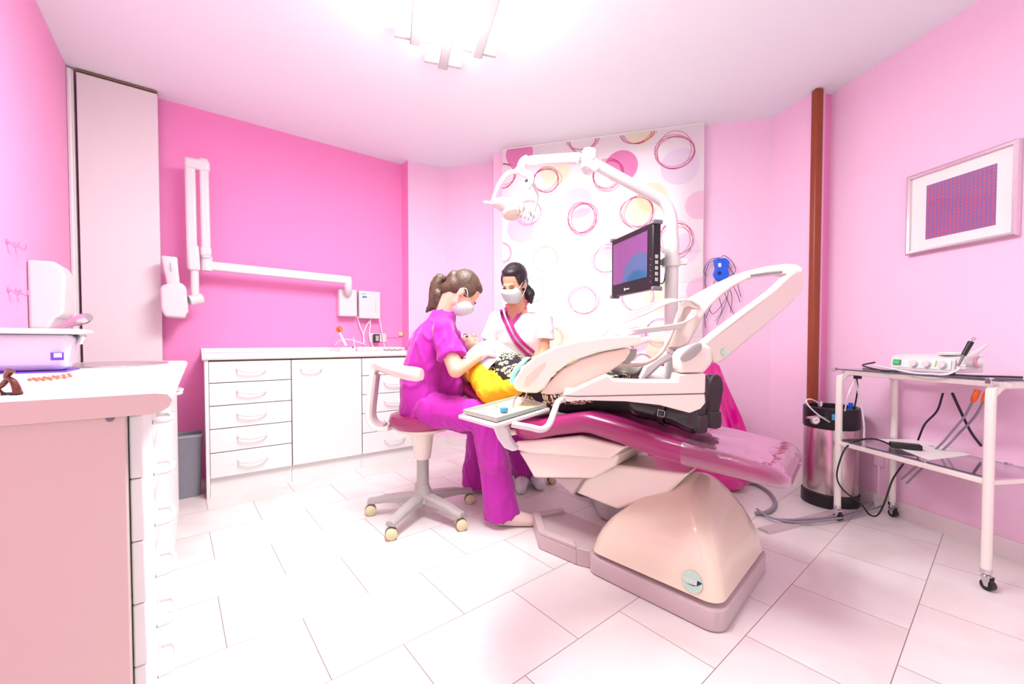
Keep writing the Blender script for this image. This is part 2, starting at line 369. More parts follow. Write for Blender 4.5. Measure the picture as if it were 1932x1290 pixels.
# ================================================================== ROOM
H = 2.67
AD = V((math.cos(math.radians(37.5)), math.sin(math.radians(37.5)), 0)); BD = V((-AD.y, AD.x, 0)); ND = V((AD.y, -AD.x, 0))
P0 = V((-2.419, 2.854, 0)); LC = P0 - AD * 0.42
C1 = P0 + AD * 1.735; C2 = V((-.957, 3.815, 0)); C3 = V((-.642, 3.987, 0)); C4 = V((-.177, 3.848, 0)); C5 = V((-.165, 3.68, 0))
R1 = V((1.49, 3.213, 0)); R2 = V((1.946, 3.093, 0)); R3 = V((2.015, 2.783, 0)); R3b = V((2.055, 2.794, 0)); R4 = V((2.153, 2.812, 0))
GD = V((.168, -.986, 0)); MD = V((-.986, -.168, 0))
def wall(name, pts, m, z0=0, z1=H, th=0.1, inward=V((0, 0, 0))):
    mb = MB()
    for a, b in zip(pts[:-1], pts[1:]):
        d = (b - a).normalized(); out = V((-d.y, d.x, 0))   # left of travel = outside when walking clockwise seen from the room
        mb.prism([a + V((0, 0, z0)), b + V((0, 0, z0)), b + V((0, 0, z1)), a + V((0, 0, z1))], out * th)
    return tag(mb.build(name, m, flat=True), kind='structure')
LW0 = LC - BD * 4.6
fl = MB(); fl.prism([(-3.6, -.9, 0), (3.2, -.9, 0), (3.2, 4.4, 0), (-3.6, 4.4, 0)], (0, 0, -0.05)); tag(fl.build('floor', m_floor, flat=True), kind='structure')
ce = MB(); ce.prism([(-3.6, -.9, H), (3.2, -.9, H), (3.2, 4.4, H), (-3.6, 4.4, H)], (0, 0, 0.08)); tag(ce.build('ceiling', m_ceil, flat=True), kind='structure')
wall('wall_left', [LW0, LC + BD * .1], m_lpink)
wall('wall_back', [LC, C1], m_hot)
wall('wall_pillar', [C1, C2], m_hot)
wall('wall_window', [C2, C3, C4, C5, C5.lerp(R1, .09)], m_pink)
wall('wall_window_right', [C5.lerp(R1, .91), R1, R2, R3], m_pink)
wall('wall_window_sill', [C5.lerp(R1, .09), C5.lerp(R1, .91)], m_pink, 0, .75)
wall('wall_window_lintel', [C5.lerp(R1, .09), C5.lerp(R1, .91)], m_pink, 2.5, H)
wdir = (R1 - C5).normalized(); wout = V((-wdir.y, wdir.x, 0)); wa, wb = C5.lerp(R1, .09) + wout * .05, C5.lerp(R1, .91) + wout * .05
wf = MB()
for z in (.775, 2.475): wf.box(wa.lerp(wb, .5) + V((0, 0, z)), ((wb - wa).length, .05, .05), ax=wdir)
for f in (.02, .5, .98): wf.box(wa.lerp(wb, f) + V((0, 0, 1.625)), (.05, .046, 1.65), ax=wdir)
wfo = tag(wf.build('window_1', m_white, bevel=.004), kind='structure')
wg = MB(); wg.prism([wa + V((0, 0, .8)), wb + V((0, 0, .8)), wb + V((0, 0, 2.45)), wa + V((0, 0, 2.45))], wout * .006); wg.build('pane', m_glass, wfo, flat=True)
ld = bpy.data.lights.new('daylight', 'AREA'); ld.shape = 'RECTANGLE'; ld.size = 1.35; ld.size_y = 1.75; ld.energy = 17; ld.color = (.93, .97, 1)
lo = bpy.data.objects.new('daylight', ld); COL.objects.link(lo); lo.location = wa.lerp(wb, .5) + wout * .35 + V((0, 0, 1.5)); lo.rotation_euler = (-wout).to_track_quat('-Z', 'Y').to_euler()
wall('wall_corner', [R3b, R4], m_hot)
wall('wall_right', [R4, R4 + GD * 4.3], m_pink)
# brown vertical trim at the corner
tr = MB(); q = (R3 + R3b) / 2 + V((-.012, -.03, 0))
tr.box(q + V((0, 0, (H + .09) / 2)), (.055, .05, H - .09 - .002), ax=(1, .1, 0)); tag(tr.build('trim_1', m_brown, bevel=.012, seg=3), kind='structure')
def board(name, pts, side, h=.085, th=.012):
    mb = MB()
    for a, b in zip(pts[:-1], pts[1:]):
        d = (b - a).normalized(); inn = V((d.y, -d.x, 0)); mb.prism([a + inn * .001, b + inn * .001, b + inn * .001 + V((0, 0, h)), a + inn * .001 + V((0, 0, h))], inn * th)
    return tag(mb.build(name, m_ceil2, flat=True), kind='structure')
m_ceil2 = mat('pale_tile_baseboard', (240, 226, 226), .35, var=.03)
board('baseboard_right', [R4, R4 + GD * 4.0], 0)
board('baseboard_back', [C5, R1, R2, R3], 0)
board('baseboard_corner', [C2, C3, C4], 0)
# tall white sliding door in the left corner
dr = MB(); a0 = onp(147, 300, LC + ND * .10, ND); a0.z = 0; a1 = onp(299, 300, LC + ND * .10, ND); a1.z = 0
dr.prism([a0 + V((0, 0, .005)), a1 + V((0, 0, .005)), a1 + V((0, 0, H - .02)), a0 + V((0, 0, H - .02))], -ND * .055)
m_door = mat('white_door_paint', (236, 230, 228), .5, var=.01)
dro = tag(dr.build('door_1', m_door, bevel=.004), kind='structure')
jb = MB(); j0 = onp(134, 300, LC + ND * .10, ND); j0.z = 0; jb.prism([j0, a0 - AD * .012, a0 - AD * .012 + V((0, 0, H - .01)), j0 + V((0, 0, H - .01))], -ND * .05)
rg = MB(); rg.tube([j0 + ND * .01 + V((0, 0, z)) for z in (0, 1.2, H - .02)], .012, 8)
tag(jb.build('trim_2', m_ceil2, bevel=.005), kind='structure'); tag(rg.build('trim_3', m_white), kind='structure')
tk = MB(); tk.box(a0.lerp(a1, .5) + V((0, 0, H - .012)) - ND * .02 + ND * .0, ((a1 - a0).length, .057, .004), ax=AD); tag(tk.build('door_gap_shadow', m_gap), kind='structure')  # thin dark strip standing in for the shadow in the gap above the door
# ---------------------------------------------------------- ceiling light: three battens, two tubes each
LD = V((.28, -.96, 0)).normalized(); LX = V((LD.y, -LD.x, 0)) * -1
cl = thing('ceiling_light', (at(835, 60, 1.9).x, 2.0, H), 'triple batten fluorescent ceiling light glowing white above the room', 'ceiling light')
for (u, v) in ((783, 88), (835, 133), (900, 112)):
    e = flz(u, v, H - .085); bt = MB(); L_ = 1.35
    bt.box(e + LD * L_ / 2 + V((0, 0, .0435)), (.055, L_, .081), ax=LX, ay=LD); bo = bt.build('batten', m_batten, cl, bevel=.006)
    for s_ in (-1, 1):
        tb = MB(); tb.tube([e + LD * .03 + LX * s_ * .075 + V((0, 0, .035)), e + LD * (L_ - .03) + LX * s_ * .075 + V((0, 0, .035))], .016, 12); tb.build('tube_lamp', m_tubeglow, cl)
        hd = MB(); hd.box(e + LX * s_ * .06 + V((0, 0, .04)) + LD * .014, (.09, .02, .035), ax=LX, ay=LD); hd.build('lamp_holder', m_batten, cl, bevel=.003)
for dd in (.1, .55, 1.0):
    ld = bpy.data.lights.new('light', 'POINT'); ld.shadow_soft_size = .1; ld.energy = GLOW_W; ld.color = (.92, 1, .975)
    lo = bpy.data.objects.new('lamp_glow', ld); COL.objects.link(lo); lo.location = V((-.36, 2.15, H - .2)) + LD * dd
    ld = bpy.data.lights.new('light', 'AREA'); ld.shape = 'RECTANGLE'; ld.size = .6; ld.size_y = .4; ld.energy = LAMP_W; ld.color = (.92, 1, .975)
    lo = bpy.data.objects.new('lamp_down', ld); COL.objects.link(lo); lo.location = V((-.36, 2.15, H - .115)) + LD * dd; lo.rotation_euler = (0, 0, math.atan2(LX.y, LX.x))
# ================================================================== LEFT COUNTER
LP = LC                                       # left wall plane point
ct0 = flz(325, 740, .9); ctl = 1.79
def CT(a, b, z):   # a: from wall toward room, b: away from camera
    base = V((ct0.x, ct0.y, 0)); return base + AD * (a - .555) + BD * b + V((0, 0, z))
wk = thing('worktop', CT(.3, .9, .86), 'white laminate worktop with rounded front edge along the left wall', 'worktop')
mb = MB()
pr_ = [(0.003, .86), (.52, .86), (.537, .863), (.55, .872), (.555, .886), (.548, .897), (.53, .9), (.003, .9)]
mb.rings([[CT(a, 0, z) for a, z in pr_], [CT(a, ctl, z) for a, z in pr_]]); mb.build('countertop', m_white, wk, ang=50)
m_endp = mat('shade_tinted_end_panel', (220, 198, 190), .45, var=.01)  # backlit end face: its shade is put into this colour
eb = MB(); eb.rings([[CT(a, -.0015, z) for a, z in pr_], [CT(a, 0, z) for a, z in pr_]]); tag(eb.build('edge_band', m_endp, wk), 'shade-tinted end band')
bc = thing('base_cabinet', CT(.25, .3, 0), 'white drawer cabinet under the left worktop, shade-tinted end panel facing the camera', 'cabinet')
def cbox(mb, a0, a1, b0, b1, z0, z1): mb.prism([CT(a0, b0, z0), CT(a1, b0, z0), CT(a1, b1, z0), CT(a0, b1, z0)], (0, 0, z1 - z0)); return mb
tag(cbox(MB(), .004, .485, .012, .034, .0, .859).build('end_panel', m_endp, bc, bevel=.002), 'shade-tinted end panel')
cbox(MB(), .01, .485, .036, .62, .09, .858).build('carcass', m_white, bc)
cbox(MB(), .01, .44, .036, .62, .0, .088).build('plinth', m_white, bc)
def bow_handle(c, along, out, ln, mt_, parent, r=.0055, drop=V((0, 0, 0))):
    m_ = MB(); m_.tube([c - along * ln / 2, c - along * ln * .42 + out * .026 + drop * .6, c + out * .034 + drop, c + along * ln * .42 + out * .026 + drop * .6, c + along * ln / 2], r, 8, sm=5); return m_.build('handle', mt_, parent)
for k in range(6):
    z0 = .1 + k * .126
    d_ = cbox(MB(), .487, .507, .036, .615, z0, z0 + .1245).build('drawer', m_white, bc, bevel=.003)
    bow_handle(CT(.507, .33, z0 + .075), BD, AD, .13, m_wplas, d_, .006)
bc2 = thing('base_cabinet', CT(.25, .9, 0), 'white two-door cabinet under the left worktop beside the sink end', 'cabinet')
cbox(MB(), .01, .485, .625, 1.77, .09, .858).build('carcass', m_white, bc2)
cbox(MB(), .01, .44, .625, 1.77, .0, .088).build('plinth', m_white, bc2)
for b0, b1, hb_ in ((.627, 1.195, 1.14), (1.2, 1.768, 1.26)):
    d_ = cbox(MB(), .487, .507, b0, b1, .1, .852).build('door', m_white, bc2, bevel=.003)
    bow_handle(CT(.507, hb_, .79), BD, AD, .12, m_wplas, d_, .006)
ss = MB(); ss.lathe([(.0, 0), (.006, 0), (.006, .003), (0, .004)], onp(208, 789, CT(.3, .0118, .8), -BD), -BD, 14); tag(ss.build('screw_cap', m_dgrey, bc), 'grey screw cap')
# sink
sk = thing('sink', CT(.27, 1.45, .9), 'oval stainless steel sink set in the left worktop', 'sink')
mb = MB(); R = []
for rr, z in ((1.0, .001), (1.0, .005), (.96, .006), (.9, .003), (.88, -.001)):
    R.append([CT(.29 + .2 * rr * math.cos(t * math.pi / 16), 1.45 + .28 * rr * math.sin(t * math.pi / 16), .9 + z) for t in range(32)])
mb.rings(R); mb.build('rim', m_chrome, sk)
mb = MB(); mb.rings([[CT(.29 + .18 * rr * math.cos(t * math.pi / 16), 1.45 + .25 * rr * math.sin(t * math.pi / 16), .9 + z) for t in range(32)] for rr, z in ((.99, .0035), (.9, .003), (.5, .002))]); mb.build('bowl', m_steel, sk)
# tap
tp = CT(.035, 1.36, .9); tt = thing('tap', tp, 'chrome mixer tap with a raised lever behind the plastic storage box', 'tap')
mb = MB(); mb.lathe([(.028, .001), (.028, .01), (.022, .015), (.022, .09), (.018, .1), (0, .105)], tp, seg=16); mb.build('body', m_chrome, tt)
a_ = at(150, 631, tp.y - .12); mb = MB(); mb.tube([tp + V((0, 0, .05)), tp.lerp(a_, .5) + V((0, 0, .03)), a_, a_ + V((0, 0, -.03))], .011, 10, sm=5); mb.build('spout', m_chrome, tt)
mb = MB(); b_ = at(168, 598, tp.y - .05); c_ = tp + V((0, 0, .1)); mb.tube([c_, c_.lerp(b_, .6), c_.lerp(b_, .9), b_], [.006, .008, .02, .014], 10, sm=3); mb.build('lever', m_chrome, tt)
# plastic storage box
bx = thing('storage_box', CT(.15, .5, .9), 'translucent white plastic storage box with a blue label on the left worktop', 'storage box')
p1 = flz(138, 701, .9); p1.z = .905
bw0 = (p1 - LC).dot(AD) - .035
def BXP(a, b, z): return p1 + AD * a + BD * b + V((0, 0, z))
m_boxp = mat('frosted_plastic', (244, 240, 250), .25, coat=.4, trans=.3)
mb = MB(); R = []
for k, (e, z) in enumerate(((-.02, 0), (0, .12))):
    R.append([BXP(-bw0 - e, 0 - e, z), BXP(0 + e, 0 - e, z), BXP(0 + e, .17 + e, z), BXP(-bw0 - e, .17 + e, z)])
mb.rings(R); mb.build('tub', m_boxp, bx, bevel=.02, seg=4)
mb = MB(); mb.box(BXP(-bw0 / 2, .085, .130), (bw0 + .05, .22, .018), ax=AD); mb.build('lid', m_wplas, bx, bevel=.006, seg=3)
mb = MB(); mb.box(onp(108, 672, BXP(-.05, -.012, .06), -BD), (.03, .002, .026), ax=AD, ay=BD); mb.build('label', m_purple, bx)
mb = MB(); mb.box(onp(109, 670, BXP(-.05, -.014, .06), -BD), (.018, .002, .014), ax=AD, ay=BD); mb.build('label_panel', m_paper, bx)
tyz = MB(); tyz.box(BXP(-bw0 / 2, .07, -.003), (bw0 - .02, .19, .003), ax=AD); tag(tyz.build('tray_mat', m_purple), 'thin purple mat under the plastic storage box', 'mat')
# spring clip
k0 = flz(18, 745, .9); cp = thing('spring_clip', k0, 'tortoiseshell and black spring clip standing on the left worktop corner', 'clip')
def KP(u, v, d=0): return at(u, v, k0.y) + V((0, d, 0))
mb = MB(); mb.tube([KP(15, 713), KP(7, 724), KP(-4, 733), KP(2, 741), KP(12, 744)], [.004, .005, .004, .004, .003], 8, sm=3); mb.build('jaw', m_tort, cp)
mb = MB(); mb.tube([KP(15, 713), KP(24, 718), KP(31, 732), KP(33, 742)], [.004, .005, .006, .007], 8, sm=3); mb.build('jaw', m_tort, cp)
mb = MB(); mb.tube([KP(20, 699), KP(15, 706), KP(11, 713)], [.007, .006, .004], 8, sm=3); mb.build('grip', m_tort, cp)
mb = MB(); mb.prism([KP(20, 740, -.004), KP(36, 738, -.004), KP(36, 745, -.004), KP(20, 746, -.004)], (0, .012, 0)); mb.build('foot_block', m_black, cp, bevel=.002)
mb = MB(); mb.prism([KP(-8, 740, -.004), KP(14, 740, -.004), KP(14, 747, -.004), KP(-8, 746, -.004)], (0, .012, 0)); bk = mb.build('foot_block', m_black, cp, bevel=.002)
mb = MB(); mb.lathe([(.004, 0), (.004, .003), (0, .003)], KP(4, 743, -.005), (0, -1, 0), 12); mb.build('rivet', m_gold, cp)
# bracelet
mb = MB(); ps = [flz(u, v, .905) for u, v in ((56, 716), (64, 714), (74, 714), (84, 712), (92, 713), (101, 710), (110, 710), (120, 708), (130, 706), (133, 709), (122, 712), (108, 713), (96, 715), (82, 716), (70, 717))]
for p in ps: mb.ell(p, (.005, .004, .004), seg=8)
mb.tube(ps, .0012, 6, closed=True); tag(mb.build('bead_bracelet', m_coral), 'coral orange bead bracelet lying on the left worktop', 'bracelet')
# paper dispenser on left wall
WLn = AD; W0 = LC
def lw(u, v, d=0.0): return onp(u, v, LC + AD * d, AD)
a_ = lw(52, 600); b_ = lw(136, 600); wd = (b_ - a_).length
zt = lw(52, 490).z; zb = lw(52, 620).z
dp = thing('paper_towel_dispenser', V((a_.x, a_.y, zb)), 'white wall-mounted paper towel dispenser above the plastic storage box', 'paper towel dispenser')
mb = MB(); prof = [(0, zb), (.06, zb - .0), (.085, zb + .05), (.11, zb + .07), (.12, zt - .06), (.10, zt - .01), (.08, zt), (0, zt)]
A0 = V((a_.x, a_.y, 0)); bw = (b_ - a_).normalized(); bw.z = 0
wd2 = .20
mb.rings([[A0 + bw * 0 + AD * (d + .001) + V((0, 0, z)) for d, z in prof], [A0 + bw * wd2 + AD * (d + .001) + V((0, 0, z)) for d, z in prof]]); mb.build('housing', m_wplas, dp, bevel=.012, seg=3)
mb = MB(); mb.box(A0 + bw * wd2 * .5 + AD * .045 + V((0, 0, zt + .006)), (.03, .02, .014), ax=bw); tag(mb.build('lock', m_grey, dp, bevel=.002), 'grey lock')
mb = MB(); mb.tube([A0 + bw * .0 + AD * .089 + V((0, 0, zb + .052)), A0 + bw * (wd2 + .001) + AD * .089 + V((0, 0, zb + .052))], .0025, 6); mb.build('lid_seam', m_grey, dp)
mb = MB(); mb.box(A0 + bw * .06 + AD * .045 + V((0, 0, zb - .006)), (.07, .05, .01), ax=bw); mb.build('outlet', m_dgrey, dp)
# wall hooks
hl = ['small pink wall hook, upper left of the four on the left wall', 'small pink wall hook, upper right of the four on the left wall', 'small pink wall hook, lower left of the four on the left wall', 'small pink wall hook, lower right of the four on the left wall']
m_hook = mat('pink_painted_hook', (250, 150, 195), .4)
for i, (u, v) in enumerate(((12, 455), (27, 461), (15, 546), (30, 548))):
    c = lw(u, v); t = thing('wall_hook', c, hl[i], 'hook', 'small hooks on the left wall')
    mb = MB(); mb.lathe([(0, .001), (.011, .001), (.011, .004), (.006, .007), (0, .007)], c, AD, 12); mb.build('plate', m_hook, t)
    mb = MB(); mb.tube([c + AD * .006, c + AD * .02 + V((0, 0, -.012)), c + AD * .026 + V((0, 0, -.02)), c + AD * .034 + V((0, 0, -.008)), c + AD * .034 + V((0, 0, .004))], .0032, 8, sm=3); mb.build('prong', m_hook, t)
# ================================================================== WASTE BIN
g = flz(366, 915); g.z = 0
g = flz(390, 942) - AD * .105 + BD * .17; g.z = 0; bn = thing('waste_bin', g, 'grey plastic waste bin between the left counter and the back drawers', 'waste bin')
def ring_rr(c, ax, ay, hx, hy, z, r, n=5):
    out = []
    for qx, qy, s0 in ((1, 1, 0), (-1, 1, 90), (-1, -1, 180), (1, -1, 270)):
        for k in range(n):
            t = math.radians(s0 + 90 * k / (n - 1)); out.append(c + ax * (qx * (hx - r) + r * math.cos(t)) + ay * (qy * (hy - r) + r * math.sin(t)) + V((0, 0, z)))
    return out
mb = MB(); mb.rings([ring_rr(g, AD, BD, h, h * .9, z, .03) for h, z in ((.075, 0.001), (.092, .37), (.094, .375), (.094, .40), (.088, .40), (.086, .36), (.07, .02))]); mb.build('bin_body', mat('bin_grey', (142, 140, 150), .5), bn)
mb = MB(); mb.rings([ring_rr(g, AD, BD, h, h * .9, z, .03) for h, z in ((.094, .385), (.098, .388), (.098, .402), (.094, .405))], caps=False, closed=True); mb.build('rim', mat('bin_rim_grey', (158, 156, 165), .5), bn)
# ================================================================== BACK CABINETS
cb0 = flz(390, 942); cb0.z = 0
def CB(a, n, z): return cb0 + AD * a - ND * 0 + ND * n + V((0, 0, z))     # a along run, n toward the room (0 = front plane)
ZT = .925; dep = (cb0 - P0).dot(ND) - .004
def bb(mb, a0, a1, n0, n1, z0, z1): mb.prism([CB(a0, n0, z0), CB(a1, n0, z0), CB(a1, n1, z0), CB(a0, n1, z0)], (0, 0, z1 - z0)); return mb
def aof(u, v=800): p = onp(u, v, cb0, ND); return (p - cb0).dot(AD)
A1 = aof(551); A2 = aof(683.5); A3 = aof(795)
zl = [onp(392, y, cb0, ND).z for k, y in enumerate((682, 723.4, 767.2, 811.3, 856.7, 905))]
def drawer_unit(a0, a1, label, end=False):
    t = thing('base_cabinet', CB((a0 + a1) / 2, -dep / 2, 0), label, 'cabinet', 'white cabinets along the back wall')
    bb(MB(), a0 + (.022 if end else .001), a1 - .001, -dep, -.022, zl[5], ZT - .041).build('carcass', m_gap, t)
    if end: bb(MB(), a0, a0 + .02, -dep, 0, 0, ZT - .041).build('end_panel', m_white, t, bevel=.002)
    bb(MB(), a0 + (.022 if end else .001), a1 - .001, -dep, -.03, 0, zl[5] - .002).build('plinth', m_white, t)
    return t
for (a0, a1, lab, end) in ((0, A1, 'white five-drawer cabinet at the left end of the back wall run', True), (A2, A3, 'white drawer cabinet behind the purple-dressed dentist, right end of the back run', False)):
    t = drawer_unit(a0, a1, lab, end)
    for k in range(5):
        z1 = zl[k] - .0025; z0 = zl[k + 1] + .0025
        d_ = bb(MB(), a0 + (.022 if end else .003), a1 - .003, -.02, 0, z0, z1).build('drawer', m_white, t, bevel=.002)
        bow_handle(CB((a0 + a1) / 2 + .01, 0, (z0 + z1) / 2 + .02), AD, ND, .17, m_wplas, d_, .005, V((0, 0, -.025)))
t = drawer_unit(A1, A2, 'white single-door cabinet in the middle of the back wall run')
d_ = bb(MB(), A1 + .003, A2 - .003, -.02, 0, zl[5] + .0025, zl[0] - .0025).build('door', m_white, t, bevel=.002)
bow_handle(CB(A1 + .13, 0, zl[0] - .06), AD, ND, .14, m_wplas, d_, .005, V((0, 0, -.02)))
wt = MB(); pf = [(-dep, ZT - .04), (.012, ZT - .04), (.02, ZT - .03), (.02, ZT - .01), (.01, ZT), (-dep, ZT)]
wt.rings([[CB(-.012, n, z) for n, z in pf], [CB(A3 + .004, n, z) for n, z in pf]])
wto = wt.build('worktop', m_white, None, ang=50); tag(wto, 'white laminate worktop over the back wall cabinets', 'worktop')
bl_ = bb(MB(), -.012, A3 + .004, -dep, -dep + .015, ZT, ZT + .03).build('back_lip', m_white, wto)
# ---------------------------------------------------------- things on the back worktop
def bw_(u, v, d): return onp(u, v, P0 + ND * d, ND)        # a plane d in front of the back wall
wtp = lambda u, n: (lambda p: V((p.x, p.y, ZT)))(onp(u, 660, cb0 + ND * n, ND))
cu = wtp(649, -.22); t = thing('curing_light', cu, 'white curing light wand with orange shield standing in its base on the back worktop', 'curing light')
mb = MB(); mb.rings([ring_rr(cu, AD, BD, .045 * k, .03 * k, z, .02) for k, z in ((1, 0.001), (1, .015), (.8, .03), (.4, .034))]); mb.build('base', m_wplas, t, ang=60)
e0 = cu + V((.01, 0, .03)); yy = cu.y; e1 = at(641, 628, yy); e0 = at(653, 652, yy)
mb = MB(); mb.tube([e0, e1], [.011, .008], 12); tag(mb.build('wand', m_lilac if 0 else m_wplas, t), None)
mb = MB(); mb.lathe([(0, -.002), (.026, -.001), (.026, .001), (0, .002)], at(640, 621, yy), (.3, -.9, .2), 20); tag(mb.build('shield', m_orange, t), 'orange round shield')
mb = MB(); mb.tube([at(641, 626, yy), at(638, 620, yy - .01)], .004, 8); mb.build('tip', m_brown, t)
q = wtp(692, -.2); mb = MB(); mb.box(q + V((0, 0, .018)), (.17, .07, .034), ax=AD); ps_ = mb.build('charger_box', m_wplas, bevel=.006, seg=3); tag(ps_, 'low white charger box beside the curing light on the back worktop', 'charger')
mb = MB(); mb.tube([at(669, 655, q.y), at(667, 636, q.y)], .004, 8); mb.build('antenna', m_wplas, ps_)
mb = MB(); mb.lathe([(.006, 0), (.006, .004), (0, .004)], at(666, 655, q.y - .05), (0, -1, 0), 10); mb.build('button', m_black, ps_)
q = wtp(742, -.22); t = thing('desk_telephone', q, 'low white desk device with coiled dark cord on the back worktop beside the dentist', 'telephone')
mb = MB(); mb.prism([q + V((-.075, -.05, .001)), q + V((.075, -.05, .001)), q + V((.085, .06, .001)), q + V((-.065, .06, .001))], (0, 0, .03)); mb.build('body', m_wplas, t, bevel=.006)
mb = MB(); mb.box(q + V((-.02, 0, .034)), (.09, .06, .006)); mb.build('screen', m_grey, t, bevel=.002)
cc = [q + V((-.06 + .014 * k, -.075 + .006 * math.sin(k * 1.9), .008 + .006 * math.cos(k * 1.9))) for k in range(12)]
mb = MB(); mb.tube(cc, .0035, 6, sm=3); mb.build('cord', m_dgrey, t)
# sockets and adaptor
c = bw_(712, 637, 0); sk_ = thing('wall_socket', c, 'white double wall socket low on the back wall above the worktop', 'socket')
mb = MB(); mb.box(c + ND * .006, (.16, .012, .08), ax=AD, ay=-ND); mb.build('face_plate', m_wplas, sk_, bevel=.003)
mb = MB(); mb.box(c + ND * .014 - AD * .03, (.045, .006, .045), ax=AD, ay=-ND); mb.build('outlet', m_grey, sk_, bevel=.002)
c = bw_(708, 638, .035); mb = MB(); mb.box(c + AD * .01, (.05, .045, .075), ax=AD, ay=-ND); ad_ = mb.build('power_adaptor', m_black, bevel=.006); tag(ad_, 'black power adaptor plugged into the back wall socket', 'power adaptor')
mb = MB(); mb.box(c + AD * .01 + ND * .0235, (.03, .001, .05), ax=AD, ay=-ND); mb.build('sticker', m_grey, ad_)
c = bw_(755, 630, 0); mb = MB(); mb.box(c + ND * .012, (.036, .024, .036), ax=AD, ay=-ND); s2_ = mb.build('junction_box', m_gold, bevel=.003); tag(s2_, 'small ivory junction box near the back wall corner', 'junction box')
mb = MB(); mb.tube([bw_(u, v, .006) for u, v in ((718, 635), (735, 637), (745, 636), (753, 638))], .0025, 6, sm=3); mb.build('cord', m_hook, s2_)
# ---------------------------------------------------------- X-ray machine on the back wall
bx0 = bw_(657, 571, 0)
xr = thing('xray_machine', bx0, 'long-armed white dental x-ray machine mounted on the hot pink back wall', 'x-ray machine')
def wbox(c, sx, sz, d0, d1): mb = MB(); mb.box(c + ND * ((d0 + d1) / 2 - (c - P0).dot(ND)), (sx, d1 - d0, sz), ax=AD, ay=-ND); return mb
def wsz(u0, v0, u1, v1, d): a = bw_(u0, v0, d); b = bw_(u1, v0, d); c = bw_(u0, v1, d); return (b - a).length, abs(a.z - c.z), bw_((u0 + u1) / 2, (v0 + v1) / 2, d)
sx, sz, c = wsz(640, 545, 674, 597, .08); wbox(c, sx, sz, .002, .085).build('mounting_box', m_wplas, xr, bevel=.012, seg=3)
DA = .16
pts = [bw_(u, v, DA) for u, v in ((657, 543), (657, 530))]
mb = MB(); a = bw_(657, 560, .05); mb.tube([a, bw_(657, 552, .09), bw_(657, 545, DA), bw_(657, 528, DA)], [.02, .03, .03, .032], 14, sm=3); mb.build('swivel_neck', m_wplas, xr)
p_a = bw_(662, 529, DA); p_b = bw_(386, 500.5, DA)
mb = MB(); dd = (p_b - p_a); mb.box((p_a + p_b) / 2, (dd.length, .05, .062), ax=dd, ay=-ND); mb.build('long_arm', m_wplas, xr, bevel=.009, seg=3)
mb = MB(); pj = bw_(390, 500, DA); mb.tube([pj + V((0, 0, -.04)), pj + V((0, 0, .06))], .034, 14); mb.build('elbow', m_wplas, xr)
D2 = DA + .02
def bar(name, pl, wv, th, d, par=xr):     # flat bar along px points at depth d
    mb = MB(); P = [bw_(u, v, d) for u, v in pl]; dv = P[1] - P[0]; mb.box((P[0] + P[1]) / 2, (dv.length, th, wv), ax=dv, ay=-ND); return mb.build(name, m_wplas, par, bevel=min(wv, th) * .25, seg=3)
bar('upper_arm', ((389, 488), (384, 300)), .054, .055, D2)
bar('arm_cap', ((347, 308), (396, 316)), .075, .075, D2)
bar('fore_arm', ((358, 298), (363, 508)), .060, .058, D2)
bar('joint_cover', ((363, 462), (366.5, 511)), .068, .066, D2 + .004)
bar('joint_cover', ((388, 466), (389, 484)), .062, .06, D2 + .004)
mb = MB(); mb.tube([bw_(367, 505, D2), bw_(368, 560, D2)], .024, 14); mb.build('stem', m_wplas, xr)
mb = MB(); mb.tube([bw_(381, 563, D2), bw_(357, 567, D2 + .02)], [.036, .034], 14); mb.build('fork_joint', m_wplas, xr)
# head: rounded box with a chamfered nose, and cone
hc = [bw_(u, v, D2 + .03) for u, v in ((303, 545), (308, 540), (325, 534), (344, 536), (352, 544), (356, 590), (352, 593), (350, 601), (313, 599), (310, 594), (305, 585))]
mb = MB(); mb.prism([p - ND * .07 for p in hc], ND * .15); xh = mb.build('xray_head', m_wplas, xr, bevel=.014, seg=3)
mb = MB(); mb.rings([ring_rr(V((0, 0, 0)), AD, -ND, h1, h2, 0, .012) for h1, h2 in ((.03, .03),)] and [[p + bw_(u, v, D2 + .03) for p in ring_rr(V((0, 0, 0)), AD, -ND, h, h, 0, .014)] for u, v, h in ((327, 536, .034), (326, 526, .035), (323, 511, .038), (320, 487, .041), (320, 485, .037))]); cn = mb.build('cone', m_wplas, xr, ang=60)
mb = MB(); mb.tube([bw_(321, 496, D2 + .081), bw_(323, 512, D2 + .083)], .0015, 6); mb.build('slot', m_dgrey, cn)
# control box
sx, sz, c = wsz(678, 549, 718, 601, .08); cx = thing('xray_control_box', bw_(698, 600, 0), 'square white control box with blue logo, right of the x-ray machine mount', 'control box')
wbox(c, sx, sz, .002, .08).build('housing', m_wplas, cx, bevel=.008, seg=3)
c = bw_(688, 560, .0815); mb = MB(); mb.box(c, (.04, .002, .014), ax=AD, ay=-ND); tag(mb.build('logo', mat('teal_blue_print', (20, 150, 190), .4), cx), 'blue logo mark')
mb = MB(); mb.box(bw_(686, 554, .0815), (.045, .001, .006), ax=AD, ay=-ND); mb.build('lettering', m_grey, cx)
mb = MB(); mb.box(bw_(709, 577, .082), (.002, .002, .12), ax=AD, ay=-ND); mb.build('door_seam', m_grey, cx)
wl = ['white cable hanging from the x-ray mount to the socket', 'white cable crossing below the control box to the socket', 'white cable dropping straight down from the control box', 'white cable hanging from the right side of the control box']
